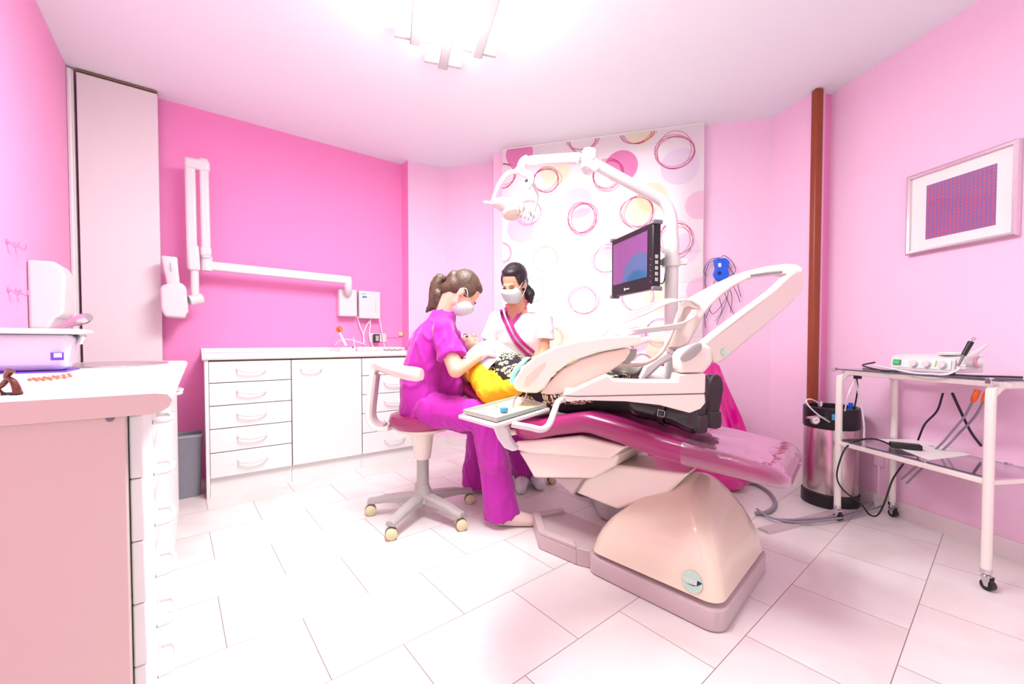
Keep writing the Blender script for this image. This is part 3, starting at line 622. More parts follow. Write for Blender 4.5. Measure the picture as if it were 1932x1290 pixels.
for i, P in enumerate((((674, 597), (680, 618), (685, 630), (686, 648)), ((700, 602), (692, 614), (686, 632), (688, 645)), ((699, 602), (698, 620), (697, 636), (704, 655)), ((716, 602), (719, 620), (723, 640), (725, 656)))):
    mb = MB(); mb.tube([bw_(u, v, .03) for u, v in P], .0055, 8, sm=4); tag(mb.build('cable', m_wirew), wl[i], 'cable', 'cables under the control box')
mb = MB(); mb.tube([bw_(u, v, .18) for u, v in ((632, 651), (640, 643), (655, 640), (670, 643), (690, 650))], .004, 8, sm=4); tag(mb.build('cable', m_wirew), 'white cable arching behind the curing light', 'cable')
# ================================================================== ROMAN BLIND
BN = V((C5.x - R1.x, C5.y - R1.y, 0)).normalized(); BD_ = -BN                         # along, left to right
BNN = V((BD_.y, -BD_.x, 0)); 
if BNN.y > 0: BNN = -BNN
BP = C5 + BNN * .06
def bp(u, v, d=0): return onp(u, v, BP + BNN * d, BNN)
bl = bp(948, 500); bl.z = 0; br = bp(1326, 500); br.z = 0; LB = (br - bl).length
m_blind = cloth_mat('white_blind_cloth', (250, 246, 246))
m_b1 = cloth_mat('hot_pink_dot_print', (248, 165, 212)); m_b2 = cloth_mat('washed_pink_dot_print', (252, 222, 238)); m_b3 = cloth_mat('washed_yellow_dot_print', (252, 249, 224)); m_b4 = cloth_mat('washed_lilac_dot_print', (247, 236, 248))  # pale dots: the window backlight's wash-out is put into their colour
m_b5 = cloth_mat('crimson_scribble_print', (220, 100, 150)); m_b6 = cloth_mat('washed_violet_scribble_print', (222, 165, 205)); m_b7 = cloth_mat('washed_grey_scribble_print', (218, 208, 214)); m_b8 = cloth_mat('fold_line', (236, 228, 214))  # lower scribbles: fading by the backlight is put into the violet and grey
mb = MB(); ZB0 = .62; zs = [H - .012]
zf = [bp(1100, v).z for v in (487, 539, 585, 636, 690)]
nodes = [(H - .012, 0)] ; prev = H - .012
for z in zf: nodes += [((prev + z) / 2, .012), (z, .002)]; prev = z
nodes += [(ZB0, .006)]
ringsF = []
for z, d in nodes: ringsF.append([bl + BNN * (d + .004) + V((0, 0, z)), br + BNN * (d + .004) + V((0, 0, z)), br + BNN * (d) + V((0, 0, z)), bl + BNN * (d) + V((0, 0, z))])
mb.rings(ringsF, 0)
def bdep(z):
    for (z1, d1), (z2, d2) in zip(nodes[:-1], nodes[1:]):
        if z2 <= z <= z1: return d1 + (d2 - d1) * (z1 - z) / max(z1 - z2, 1e-6)
    return 0
def onb(a, z, e): return bl + BD_ * a + BNN * (.004 + bdep(z) + e) + V((0, 0, z))
def inb(a, z): return 0.001 < a < LB - .001 and ZB0 < z < H - .014
def disc(u, v, rpx, mi, e=.0008):
    c = bp(u, v); ca = (c - bl).dot(BD_); cz = c.z; r = rpx * c.y / FPX
    poly = []
    N = 40; pts = []
    for ring in range(5):
        rr = r * ring / 4
        pts.append([(ca + rr * math.cos(2 * math.pi * k / N) , cz + rr * math.sin(2 * math.pi * k / N)) for k in range(N)])
    cl_ = lambda a, z: (min(max(a, .002), LB - .002), min(max(z, ZB0 + .002), H - .015))
    vs = []; fs = []
    for R_ in pts: vs += [onb(*cl_(a, z), e) for a, z in R_]
    for i in range(4):
        for k in range(N): fs.append([i * N + k, i * N + (k + 1) % N, (i + 1) * N + (k + 1) % N, (i + 1) * N + k])
    mb.add(vs, fs, mi)
def scrib(u, v, rpx, mi, seed, n=4, e=.0014):
    rd = random.Random(seed); c = bp(u, v); ca = (c - bl).dot(BD_); cz = c.z; r = rpx * c.y / FPX
    for j in range(n):
        ex = r * rd.uniform(.78, 1.0); ez = r * rd.uniform(.78, 1.0); ox = rd.uniform(-.07, .07) * r; oz = rd.uniform(-.07, .07) * r; ph = rd.uniform(0, 6)
        pts = []
        for k in range(60):
            t = 2 * math.pi * k / 60; q = 1 + .05 * math.sin(2 * t + ph) + .03 * math.sin(3 * t + ph * 2)
            pts.append((ca + ox + ex * q * math.cos(t), cz + oz + ez * q * math.sin(t)))
        wdt = .0017
        for k in range(60):
            a, b = pts[k], pts[(k + 1) % 60]
            if not (inb(*a) and inb(*b)): continue
            dx, dz = b[0] - a[0], b[1] - a[1]; L_ = math.hypot(dx, dz) or 1; nx, nz_ = -dz / L_ * wdt, dx / L_ * wdt
            ee = e + j * .0002
            mb.add([onb(a[0] - nx, a[1] - nz_, ee), onb(b[0] - nx, b[1] - nz_, ee), onb(b[0] + nx, b[1] + nz_, ee), onb(a[0] + nx, a[1] + nz_, ee)], [[0, 1, 2, 3]], mi)
for (u, v, r, mi) in ((1172, 315, 30, 1), (980, 290, 26, 1), (983, 432, 26, 2), (1168, 472, 27, 2), (1320, 388, 26, 2), (1322, 549, 26, 2), (1200, 640, 24, 2), (1048, 322, 28, 3), (1230, 374, 28, 3), (1204, 398, 24, 3), (1040, 478, 26, 3), (1245, 560, 28, 3), (1090, 384, 28, 4), (1282, 315, 34, 4), (1290, 470, 28, 4), (1210, 250, 26, 3), (1100, 420, 26, 4), (1050, 640, 24, 3), (1230, 705, 26, 4), (1240, 660, 22, 3)): disc(u, v, r, mi, .0006 + .0002 * mi)
for i, (u, v, r, mi) in enumerate(((1098, 259, 31, 5), (1203, 242, 33, 5), (1272, 287, 36, 5), (950, 332, 24, 5), (1030, 340, 27, 5), (1148, 331, 31, 5), (1100, 413, 30, 5), (1203, 401, 31, 5), (1274, 453, 35, 5), (998, 402, 25, 6), (1030, 489, 27, 7), (948, 478, 20, 6), (1144, 490, 28, 6), (1100, 567, 29, 6), (1004, 545, 26, 7), (1203, 560, 31, 6), (1040, 636, 24, 7), (1244, 627, 26, 6), (1212, 688, 22, 6))): scrib(u, v, r, mi, i + 3, 5 if mi == 5 else 4)
for z in zf[:4]: mb.add([onb(.01, z - .002, .0025), onb(LB - .01, z - .002, .0025), onb(LB - .01, z + .002, .0025), onb(.01, z + .002, .0025)], [[0, 1, 2, 3]], 8)
bo = mb.build('roman_blind', [m_blind, m_b1, m_b2, m_b3, m_b4, m_b5, m_b6, m_b7, m_b8], flat=True)
tag(bo, 'white roman blind printed with pink scribbled circles and dots, hanging at the window wall', 'blind')
mb = MB(); mb.box(bl.lerp(br, .5) + BNN * -.012 + V((0, 0, H - .016)), (LB, .028, .028), ax=BD_); mb.build('head_rail', m_white, bo)
# ================================================================== PICTURE ON RIGHT WALL
def rw(u, v, d=0): return onp(u, v, R4 + MD * d, MD)
TL, BR_ = rw(1713, 334, .02), rw(1925, 443, .02); TR_, BL_ = rw(1925, 261, .02), rw(1714, 481, .02)
pc = thing('picture_frame', (TL + BR_) / 2, 'silver-framed dotted red and violet print on the right pink wall', 'picture')
gx = GD; L_ = (TR_ - TL).dot(gx); zt = (TL.z + TR_.z) / 2; zb = (BL_.z + BR_.z) / 2; o0 = V((TL.x, TL.y, 0))
def PF(a, z, d): return o0 + gx * a + V((0, 0, z)) + MD * (d - .02)
fw = .018; R = []
for ins, d in ((0, .002), (0, .028), (fw * .4, .032), (fw, .028), (fw, .012)): R.append([PF(ins, zb + ins, d), PF(L_ - ins, zb + ins, d), PF(L_ - ins, zt - ins, d), PF(ins, zt - ins, d)])
mb = MB(); mb.rings(R, caps=False); mb.build('frame', m_silver, pc)
mb = MB(); mb.prism([PF(.004, zb + .004, .003), PF(L_ - .004, zb + .004, .003), PF(L_ - .004, zt - .004, .003), PF(.004, zt - .004, .003)], MD * .010); mb.build('mount_board', m_paper, pc)
q0, q1 = rw(1747, 400, .015), rw(1879, 380, .015); a0 = (q0 - o0).dot(gx); a1 = (q1 - o0).dot(gx); z0 = rw(1812, 438, .015).z; z1 = rw(1812, 330, .015).z
OFFc = OFF[pc.name]
mb = MB(); mb.prism([PF(a0, z0, .0135), PF(a1, z0, .0135), PF(a1, z1, .0135), PF(a0, z1, .0135)], MD * .0012)
mb.build('print', art_mat(((PF(a0, 0, 0) - OFFc).dot(gx), 0), tuple(gx), (0, 0, 1)), pc, flat=True)
mb = MB(); mb.prism([PF(.018, zb + .018, .018), PF(L_ - .018, zb + .018, .018), PF(L_ - .018, zt - .018, .018), PF(.018, zt - .018, .018)], MD * .0015); mb.build('glass', m_picglass, pc, flat=True)
# ================================================================== RECORDER WITH LEADS ON CORNER WALL
rd0 = bp(1357, 508, -.03); rc = thing('handheld_recorder', rd0, 'blue handheld recorder hung on the pink wall with dark leads', 'recorder')
Yr = rd0.y - .04
def rp(u, v, d=0): return onp(u, v, R1 + V((0, -.03 - d, 0)), (R2 - R1).cross(V((0, 0, 1))))
mb = MB(); mb.prism([rp(1345, 492), rp(1352, 488), rp(1366, 488), rp(1374, 495), rp(1370, 508), (rp(1373, 520)), rp(1362, 530), rp(1350, 530), rp(1344, 518), rp(1348, 507)], (0, -.03, 0)); mb.build('body', m_blue, rc, bevel=.006, seg=3)
mb = MB(); mb.box(rp(1358, 500, .034), (.022, .006, .03)); mb.build('badge', m_paper, rc, bevel=.002)
mb = MB(); mb.lathe([(.012, 0), (.012, .006), (.006, .008), (0, .008)], rp(1357, 515, .03), (0, -1, 0), 14); mb.build('dial', m_navy, rc)
rdm = random.Random(5); m_lead = mat('dark_blue_leads', (44, 36, 80), .5)
LS = [[(1360, 486), (1366, 482), (1380, 492), (1388, 510), (1378, 520)], [(1358, 486), (1340, 490), (1328, 510), (1333, 520)], [(1350, 488), (1336, 500), (1330, 530), (1336, 560)], [(1356, 530), (1350, 560), (1340, 580), (1332, 600)], [(1362, 530), (1368, 555), (1376, 575), (1384, 592)], [(1366, 528), (1374, 550), (1366, 580), (1352, 612)], [(1370, 520), (1388, 548), (1396, 570)], [(1372, 500), (1386, 520), (1398, 560)], [(1360, 530), (1356, 556), (1362, 585), (1350, 606)], [(1348, 530), (1340, 556), (1330, 585), (1331, 618)], [(1336, 580), (1345, 592), (1358, 580), (1372, 560)], [(1370, 530), (1381, 560), (1378, 590)]]
for P in LS: mb = MB(); mb.tube([rp(u, v, .004) for u, v in P], .0022, 6, sm=4); mb.build('lead', m_lead, rc)
# ================================================================== DENTAL CHAIR
DH = V((-.769, .639, 0)); WD = V((.64, .77, 0)).normalized()
def CH(s, off, z): return V((.89, 1.34, 0)) + DH * s + WD * off + V((0, 0, z))
TOPZ = [(-.035, .545), (0, .572), (.1, .59), (.37, .625), (.6, .668), (.75, .69), (.9, .655), (1.04, .612), (1.177, .603), (1.27, .635), (1.4, .70), (1.55, .775), (1.72, .85), (1.86, .90)]
def topz(s):
    for (a, za), (b, zb) in zip(TOPZ[:-1], TOPZ[1:]):
        if a <= s <= b:
            t = (s - a) / (b - a); t = t * t * (3 - 2 * t) if False else t; return za + (zb - za) * t
    return TOPZ[0][1] if s < TOPZ[0][0] else TOPZ[-1][1]
def smz(s): return (topz(s - .03) + topz(s) * 2 + topz(s + .03)) / 4
chair = thing('dental_chair', CH(.5, .25, 0), 'reclined magenta dental treatment chair on a peach cream base in the middle of the room', 'dental chair')
def uph(s0, s1, th, inset=0, grow=0, n=26, off0=0.0, off1=.5, capd=.05, cr=.045, ztop=0):
    R = []
    for i in range(n + 1):
        s = s0 + (s1 - s0) * i / n
        e0 = min(1, max(0, (s - s0) / capd)); e1 = min(1, max(0, (s1 - s) / capd)); e = math.sqrt(max(0, 1 - (1 - min(e0, e1)) ** 2))
        e = max(e, .12)
        hw = (off1 - off0) / 2 + grow - (1 - e) * .07; mid = (off0 + off1) / 2; thl = th - (.034 * min(1, max(0, (.42 - s) / .42)) if th > .09 else 0); t = thl * (0.35 + .65 * e) + 2 * grow; zc = smz(s) - thl / 2 + ztop
        ring = []; r = min(cr, t * .48, hw * .5)
        for qx, qz, a0 in ((1, 1, 0), (-1, 1, 90), (-1, -1, 180), (1, -1, 270)):
            for k in range(6):
                a = math.radians(a0 + 90 * k / 5); ox = qx * (hw - r) + r * math.cos(a); oz = qz * (t / 2 - r) + r * math.sin(a)
                if qz > 0: oz -= .012 * (1 - min(1, abs(ox) / hw) ** 2)     # shallow dish across the top
                ring.append(CH(s, mid + ox, zc + oz))
        R.append(ring)
    return R
mb = MB(); mb.rings(uph(-.012, 1.175, .098, n=60, capd=.075)); mb.build('seat_cushion', m_vinyl, chair, ang=70)
mb = MB(); mb.rings(uph(1.18, 1.66, .07, off0=.01, off1=.49, n=20)); mb.build('backrest', m_vinyl, chair, ang=70)
mb = MB(); mb.rings(uph(1.67, 1.88, .06, off0=.12, off1=.38, n=12)); mb.build('headrest', m_vinyl, chair, ang=70)
mb = MB(); mb.rings(uph(1.16, 1.66, .028, off0=.02, off1=.48, n=20, ztop=-.068)); mb.build('back_shell', m_cream, chair, ang=70)
mb = MB(); mb.rings(uph(-.018, .40, .1, grow=.003, n=34, capd=.075)[:-6], caps=False); tag(mb.build('protective_cover', m_film, chair, ang=180), 'clear plastic film over the foot end')
# seat pan and side skirt
def side(pl, o0, o1, name, m, bevel=.012, Y=None):      # polygon on the near side plane, extruded along WD
    P = []
    for u, v in pl:
        p = onp(u, v, CH(0, o0, 0), WD); P.append(p)
    mb = MB(); mb.prism(P, WD * (o1 - o0)); return mb.build(name, m, chair, bevel=bevel, seg=3)
side(((971, 833), (1094, 822), (1180, 843), (1150, 866), (1000, 856), (975, 850)), .03, .47, 'seat_pan', m_cream)
side(((977, 852), (1100, 846), (1168, 858), (1160, 878), (1119, 903), (1007, 902), (990, 872)), .06, .44, 'seat_frame', m_cream)
side(((1044, 902), (1100, 902), (1080, 934)), .10, .40, 'frame_bracket', m_mauve, .006)
side(((1102, 903), (1162, 877), (1300, 893), (1262, 930), (1165, 962), (1085, 930)), .13, .37, 'lift_arm', m_cream, .014)
# base
A_ = V((.318, 1.775, 0)); pv = V((.683, -.73, 0)).normalized(); qv = V((.70, .715, 0)).normalized(); LPb, LQb = .568, .625
def BS(p, q, z): return A_ + pv * p + qv * q + V((0, 0, z))
def brect(ins, z, r=.06, n=7):
    out = []; x0, x1, y0, y1 = ins, LPb - ins, ins, LQb - ins; r = max(.01, r - ins * .5)
    for cx, cy, s0 in ((x1 - r, y1 - r, 0), (x0 + r, y1 - r, 90), (x0 + r, y0 + r, 180), (x1 - r, y0 + r, 270)):
        for k in range(n):
            t = math.radians(s0 + 90 * k / (n - 1)); out.append(BS(cx + r * math.cos(t), cy + r * math.sin(t), z))
    return out
mb = MB(); mb.rings([brect(.012, 0), brect(.0, .006), brect(0, .073), brect(.003, .076)]); mb.build('base_plinth', m_mauve, chair, ang=50)
# moulded cover: height field
N1 = 44; vs = []; fs = []
def hump(p, q):
    x = p / LPb; y = q / LQb
    def bell(a, c, wl, wr): d = (a - c) / (wl if a < c else wr); return (0.5 + 0.5 * math.cos(math.pi * min(1, abs(d))))
    return .294 * (bell(x, .611, .935, .723) * bell(y, .569, 1.178, .529)) ** 1.08
def cedge(p, q):
    d = min(p, LPb - p, q, LQb - q); return d
NR = 26; prev_r = None
cenb = BS(LPb * .5, LQb * .5, 0)
for j in range(NR):
    t = j / NR; ring = brect(.004, 0, .07, 12)
    f = math.sin(t * math.pi / 2)
    for p_ in ring:
        w_ = p_.lerp(cenb, 1 - (1 - f) if j else 0); d = w_ - A_; p = d.dot(pv); q = d.dot(qv)
        e = max(0, 1 - f * 3.5) ; rim = math.sqrt(max(0, 1 - e * e))
        vs.append(V((w_.x, w_.y, .075 + .062 * rim + hump(p, q) * (1 if j else 0) * rim)))
NS = 48; vs.append(V((cenb.x, cenb.y, .142 + hump(LPb / 2, LQb / 2))))
for j in range(NR - 1):
    for i in range(NS): fs.append([j * NS + i, j * NS + (i + 1) % NS, (j + 1) * NS + (i + 1) % NS, (j + 1) * NS + i])
for i in range(NS): fs.append([(NR - 1) * NS + i, (NR - 1) * NS + (i + 1) % NS, NR * NS])
fs.append(list(range(NS))[::-1])
mb = MB(); mb.add(vs, fs); cov = mb.build('base_cover', m_base, chair, ang=75)
sb = cov.modifiers.new('smooth', 'SMOOTH'); sb.factor = .5; sb.iterations = 3
# emblem, on the sloping front of the cover
def cover_hit(u, v):
    from mathutils.bvhtree import BVHTree
    t = BVHTree.FromPolygons([tuple(p) for p in vs], fs[:-1]); r_ = ray(u, v).normalized(); h = t.ray_cast(V((0, 0, CAMZ)), r_); return h[0], h[1]
ph, pn = cover_hit(1306, 1097)
if ph is None: ph, pn = BS(LPb * .85, .03, .14), V((-.6, -.7, .3))
if pn.dot(ray(1306, 1097)) > 0: pn = -pn
ex = (pv - pn * pv.dot(pn)).normalized(); ey = pn.cross(ex).normalized()
if ey.z < 0: ey = -ey
mb = MB(); mb.lathe([(0, .0005), (.037, .0005), (.037, .003), (0, .0035)], ph, pn, 28); em = mb.build('emblem', m_mint, chair); tag(em, 'round mint green emblem')
textobj('lettering', 'astral', .027, ph + pn * .0042 - ex * .004 + ey * .003, ex, ey, m_paper, em)
mb = MB(); mb.prism([ph + pn * .004 + ex * .019 + ey * .012, ph + pn * .004 + ex * .036 + ey * .008, ph + pn * .004 + ex * .018 - ey * .008], pn * .0008)
mb.prism([ph + pn * .004 - ex * .02 - ey * .012, ph + pn * .004 + ex * .005 - ey * .012, ph + pn * .004 + ex * .018 - ey * .006, ph + pn * .004 + ex * .003 - ey * .0095], pn * .0006); mb.build('emblem_arrow', m_navy, em)
# slot in hump
# foot platform
def PFt(z): return [flz(u, v, z) for u, v in ()]
fp0 = [flz(1087, 1066), flz(1016, 1035), flz(1006, 996)]
for p in fp0: p.z = 0
t_ = flz(1062, 958, .085); t_.z = 0; t2 = t_ + (fp0[0] - fp0[1]).normalized() * .30; t3 = fp0[0] + qv * .35; 
poly = [fp0[0] + pv * .0, fp0[1], fp0[2], t_, t_ + pv * .25, fp0[0] + qv * .30 + pv * .0]
mb = MB(); mb.prism([p + V((0, 0, .001)) for p in poly], (0, 0, .07)); mb.build('foot_platform', m_mauve, chair, bevel=.006)
cen = sum(poly, V()) / len(poly); rim_in = [p.lerp(cen, .22) for p in poly[:4]]
mb = MB()
for i in range(3): mb.prism([poly[i] + V((0, 0, .07)), poly[i + 1] + V((0, 0, .07)), rim_in[i + 1] + V((0, 0, .07)), rim_in[i] + V((0, 0, .07))], (0, 0, .018))
mb.build('platform_rim', m_mauve, chair, bevel=.004)
mb = MB(); mb.prism([fp0[0] + V((0, 0, .001)), BS(.01, .03, .001), BS(.01, .25, .001), fp0[0] + qv * .25 + V((0, 0, .001))], (0, 0, .078)); mb.build('base_link', m_mauve, chair, bevel=.004)
# foot control under the lift arm
fc = flz(1115, 958); fc.z = 0; t = thing('foot_control', fc + V((0, .05, 0)), 'grey foot pedal on the floor behind the chair platform', 'foot control')
mb = MB(); mb.lathe([(.075, .001), (.08, .02), (.07, .04), (.03, .05), (0, .05)], fc + V((.02, .25, 0)), seg=20); mb.build('pedal_body', m_dgrey, t)
mb = MB(); mb.lathe([(.03, .05), (.035, .055), (.03, .065), (0, .066)], fc + V((.02, .25, 0)), seg=16); mb.build('pedal_cap', m_grey, t)
# ================================================================== WATER UNIT, POLE, LAMP
UX = thing('dental_unit', (.82, 2.42, 0), 'white dental water unit with curved double arm, instrument bridge and lamp pole behind the patient', 'dental unit')
mb = MB(); mb.rings([ring_rr(V((x_, 2.44, 0)), V((1, 0, 0)), V((0, 1, 0)), a, b, z, .05) for x_, a, b, z in ((.63, .125, .17, 0), (.63, .135, .18, .02), (.63, .135, .18, .5), (.70, .17, .17, .66), (.73, .17, .16, .82), (.73, .15, .14, .86))]); mb.build('body', m_wplas, UX, ang=60)
mb = MB(); mb.prism([at(1205, 716, 2.0), at(1218, 690, 2.0), at(1255, 664, 2.0), at(1283, 640, 2.0), at(1285, 668, 2.0), at(1247, 690, 2.0), at(1215, 720, 2.0)], (0.03, .14, 0)); mb.build('side_panel', m_wplas, UX, bevel=.012, seg=3)
bwl = at(1180, 690, 2.15); mb = MB(); mb.lathe([(.03, -.05), (.08, -.03), (.1, 0), (.105, .02), (.098, .02), (.085, -.005), (.03, -.03), (0, -.032)], bwl, seg=28); mb.build('spittoon_bowl', m_wplas, UX)
mb = MB(); mb.tube([at(1190, 700, 2.15), at(1215, 715, 2.2), at(1240, 720, 2.3)], .045, 14, sm=4); mb.build('bowl_arm', m_wplas, UX)
YP = 2.18
mb = MB(); mb.tube([at(1266, 715, YP), at(1266, 600, YP), at(1267, 496, YP)], .034, 20); mb.build('lamp_pole', m_wplas, UX)
# operating lamp
OL = thing('operating_lamp', at(1267, 496, YP), 'white dental operating lamp on a bent arm in front of the patterned blind', 'operating lamp')
mb = MB(); mb.tube([at(1267, 495, YP), at(1268, 455, YP), at(1268.5, 454, YP), at(1268, 430, YP), at(1266, 408, YP), at(1256, 386, YP), at(1238, 372, YP), at(1180, 341, YP - .03), at(1125, 311, YP - .05)], [.036, .036, .031, .030, .030, .029, .029, .028, .028], 18, sm=5); mb.build('lower_arm', m_wplas, OL)
jt = at(1111, 300, YP - .06)
mb = MB(); mb.lathe([(.0, -.055), (.036, -.05), (.036, -.012), (.040, -.01), (.040, .03), (.034, .045), (0, .048)], jt, (.1, 0, 1), 22); mb.build('elbow_joint', m_wplas, OL)
mb = MB(); mb.tube([jt + V((0.02, -.03, -.035)), jt + V((-.005, .03, -.035))], .034, 20); mb.build('joint_collar', m_wplas, OL)
mb = MB(); e1 = at(1092, 299, 2.14); e2 = at(993, 303, 2.36); mb.tube([e1, e1.lerp(e2, .9), e2], [.03, .025, .02], 16); mb.build('upper_arm', m_wplas, OL)
mb = MB(); mb.tube([at(996, 296, 2.36), at(988, 303, 2.37), at(983, 315, 2.38), at(984, 325, 2.38)], [.014, .022, .024, .02], 14, sm=4); mb.build('wrist', m_wplas, OL)
mb = MB(); mb.tube([at(975, 322, 2.40), at(998, 330, 2.36), at(1002, 342, 2.34), at(996, 356, 2.34)], [.022, .022, .016, .01], 12, sm=4); mb.build('swivel', m_wplas, OL)
mb = MB(); mb.lathe([(.008, 0), (.008, .01), (0, .012)], at(993, 341, 2.31), (0, -1, 0), 12); mb.build('knob', m_black, OL)
mb = MB(); mb.tube([at(984, 322, 2.38), at(960, 326, 2.32), at(945, 342, 2.28), at(934, 365, 2.26), at(929, 380, 2.25)], [.012, .012, .011, .009, .008], 10, sm=5); mb.build('yoke', m_wplas, OL)
mb = MB(); mb.tube([at(984, 322, 2.40), at(1005, 345, 2.5), at(1014, 370, 2.56), at(1008, 398, 2.58)], [.012, .011, .009, .008], 10, sm=5); mb.build('yoke', m_wplas, OL)
hc_ = at(960, 388, 2.36); hx = (at(1008, 402, 2.36) - at(912, 384, 2.36)).normalized()
mb = MB(); mb.ell(hc_, (.098, .07, .04), ax=hx, az=V((-.1, 0, 1)), seg=28); mb.build('lamp_housing', m_wplas, OL)
mb = MB(); mb.ell(hc_ + V((-.10, 0, .012)), (.05, .016, .011), ax=hx, seg=16); mb.build('handle', m_wplas, OL)
mb = MB(); mb.lathe([(.05, 0), (.062, .012), (.055, .03), (0, .034)], hc_ + V((.02, -.01, -.03)), (.15, -.3, -1), 24); mb.build('reflector', m_cream, OL)
for k in range(5):
    mb = MB(); c = at(978 + k * 7, 396 + k * 2.5, 2.28); mb.box(c, (.005, .05, .062), ax=hx); mb.build('cooling_fin', m_grey, OL, bevel=.002)
mb = MB(); mb.tube([at(1000, 398, 2.3), at(1008, 412, 2.3)], [.012, .008], 10); mb.build('tail_grip', m_wplas, OL)
# ================================================================== MONITOR
TLm = V((.579, 2.40, 1.588)); wm = V((.111, -.38, 0)); Lm = wm.length; wm.normalize(); nm = V((wm.y, -wm.x, 0)); 
if nm.x > 0: nm = -nm
Hm = .325
mo = thing('monitor', TLm + wm * Lm / 2 + V((0, 0, -Hm)), 'black flat screen monitor clamped to the white lamp pole', 'monitor')
def MP(a, z, d): return TLm + wm * a + V((0, 0, -z)) + nm * d
mb = MB(); mb.prism([MP(0, 0, -.045), MP(Lm, 0, -.045), MP(Lm, Hm, -.045), MP(0, Hm, -.045)], nm * .045); mb.build('housing', m_black, mo, bevel=.006)
m_scr = mat('glossy_dark_screen', (112, 70, 120), .08, coat=.6, var=.0)
mb = MB(); mb.prism([MP(.022, .032, .0005), MP(Lm - .045, .032, .0005), MP(Lm - .045, Hm - .062, .0005), MP(.022, Hm - .062, .0005)], nm * .0015); mb.build('screen', m_scr, mo)
# wallpaper shape on the screen: a teal round lower right
m_scr2 = mat('screen_teal_area', (52, 92, 130), .1, coat=.6)
cxm, czm, rm = Lm * .68, Hm - .062, .135; pl = []
for k in range(33):
    t = math.pi * k / 32; a = cxm - rm * math.cos(t) * 1.1; z = czm - rm * math.sin(t); pl.append(MP(min(a, Lm - .0455), z, .0022))
mb = MB(); mb.prism(pl, nm * .0004); mb.build('screen_picture', m_scr2, mo)
textobj('lettering', 'neovo', .015, MP(Lm * .43, Hm - .026, .0015), wm, V((0, 0, 1)), m_paper, mo)
mb = MB(); mb.prism([MP(Lm * .43 - .031, Hm - .033, .0005), MP(Lm * .43 - .024, Hm - .033, .0005), MP(Lm * .43 - .024, Hm - .018, .0005), MP(Lm * .43 - .031, Hm - .018, .0005)], nm * .001); mb.build('emblem', m_paper, mo)
for a, z in ((0, 0), (Lm, 0), (0, Hm), (Lm, Hm)): mb = MB(); mb.box(MP(a, z, -.022), (.02, .054, .02), ax=wm, ay=nm); mb.build('corner_bumper', m_dgrey, mo, bevel=.004)
for k in range(5): mb = MB(); mb.box(MP(Lm + .001, Hm * .52 + k * .028, -.02), (.004, .016, .018), ax=wm, ay=nm); mb.build('button', m_grey, mo, bevel=.001)
for k in range(5): mb = MB(); mb.lathe([(.0022, 0), (.0022, .001), (0, .001)], MP(Lm - .02, Hm * .55 + k * .028, .0), nm, 8); mb.build('indicator', m_grey, mo)
mb = MB(); pc_ = at(1266, 495, YP); mb.lathe([(.036, -.022), (.046, -.022), (.046, .022), (.036, .022)], pc_, seg=24); mb.build('clamp', m_wplas, mo)
mb = MB(); mc = MP(Lm * .6, Hm * .5, -.048); mb.tube([mc, mc - nm * .03], .03, 12); mb.tube([mc - nm * .03, pc_ + V((-.04, 0, 0))], .015, 10); mb.build('bracket_arm', m_dgrey, mo)
mb = MB(); mb.box(pc_ + V((.055, -.01, .0)), (.05, .03, .03)); mb.build('clamp_lever', m_wplas, mo, bevel=.004)
mb = MB(); mb.tube([MP(Lm * .8, Hm * .8, -.05), at(1250, 535, YP), at(1256, 512, YP)], .003, 6, sm=4); mb.build('cable', m_wirek, mo)
# ================================================================== DELIVERY ARMS (parts of the unit)
def px_slab(name, pl, Yf, th, m, par, bevel=.012):
    """solid whose outline is given by points with their own depth; thickness away from the room front"""
    P = [at(u, v, Yf(u) if callable(Yf) else Yf) for u, v in pl]; mb = MB(); mb.prism(P, V((.15, 1, 0)).normalized() * th); return mb.build(name, m, par, bevel=bevel, seg=4)
yu = lambda u: 2.0 - .25 * (u - 1256) / 260
px_slab('upper_arm', ((1289, 576), (1300, 563), (1326, 548), (1356, 532), (1384, 519), (1412, 510), (1450, 501), (1486, 496.5), (1504, 498), (1516, 504), (1518, 514), (1500, 519), (1475, 515.5), (1440, 519), (1412, 526), (1386, 540), (1364, 556), (1345, 574), (1330, 592), (1318, 615), (1300, 650), (1280, 658), (1257, 657), (1268, 632)), yu, .085, m_cream, UX, .014)
px_slab('arm_slot', ((1416, 518), (1474, 511), (1478, 512), (1475, 515), (1417, 522)), lambda u: yu(u) - .0015, .004, m_dgrey, UX, .001)
px_slab('arm_foot', ((1254, 655), (1282, 656), (1280, 668), (1268, 672), (1256, 668)), 2.0, .09, m_cream, UX, .008)
lw_ = lambda u: 1.47 + .28 * (u - 1330) / 180
px_slab('spring_arm', ((1324, 650), (1350, 628), (1400, 590), (1460, 546), (1490, 518), (1505, 508), (1514, 510), (1518, 520), (1517, 545), (1505, 562), (1460, 602), (1412, 642), (1372, 676), (1356, 687), (1346, 684), (1342, 668)), lw_, .09, m_cream, UX, .018)
mb = MB(); mb.lathe([(.013, 0), (.013, .002), (0, .0025)], at(1367, 664, 1.515), (-.15, -1, 0), 18); mb.build('arm_badge', m_mint, UX)
YA = 1.42
px_slab('swivel_block', ((1282, 694), (1281, 672), (1288, 660), (1310, 652), (1330, 648), (1344, 655), (1346, 684), (1334, 698), (1330, 704), (1283, 704)), YA, .11, m_cream, UX, .014)
mb = MB(); mb.ell(at(1304, 664, YA - .004), (.046, .012, .024), ax=(at(1325, 650, 1.4) - at(1284, 682, 1.4)), az=(0, -.3, 1), seg=24); tag(mb.build('joint_disc', m_grey, UX), 'grey oval joint disc')
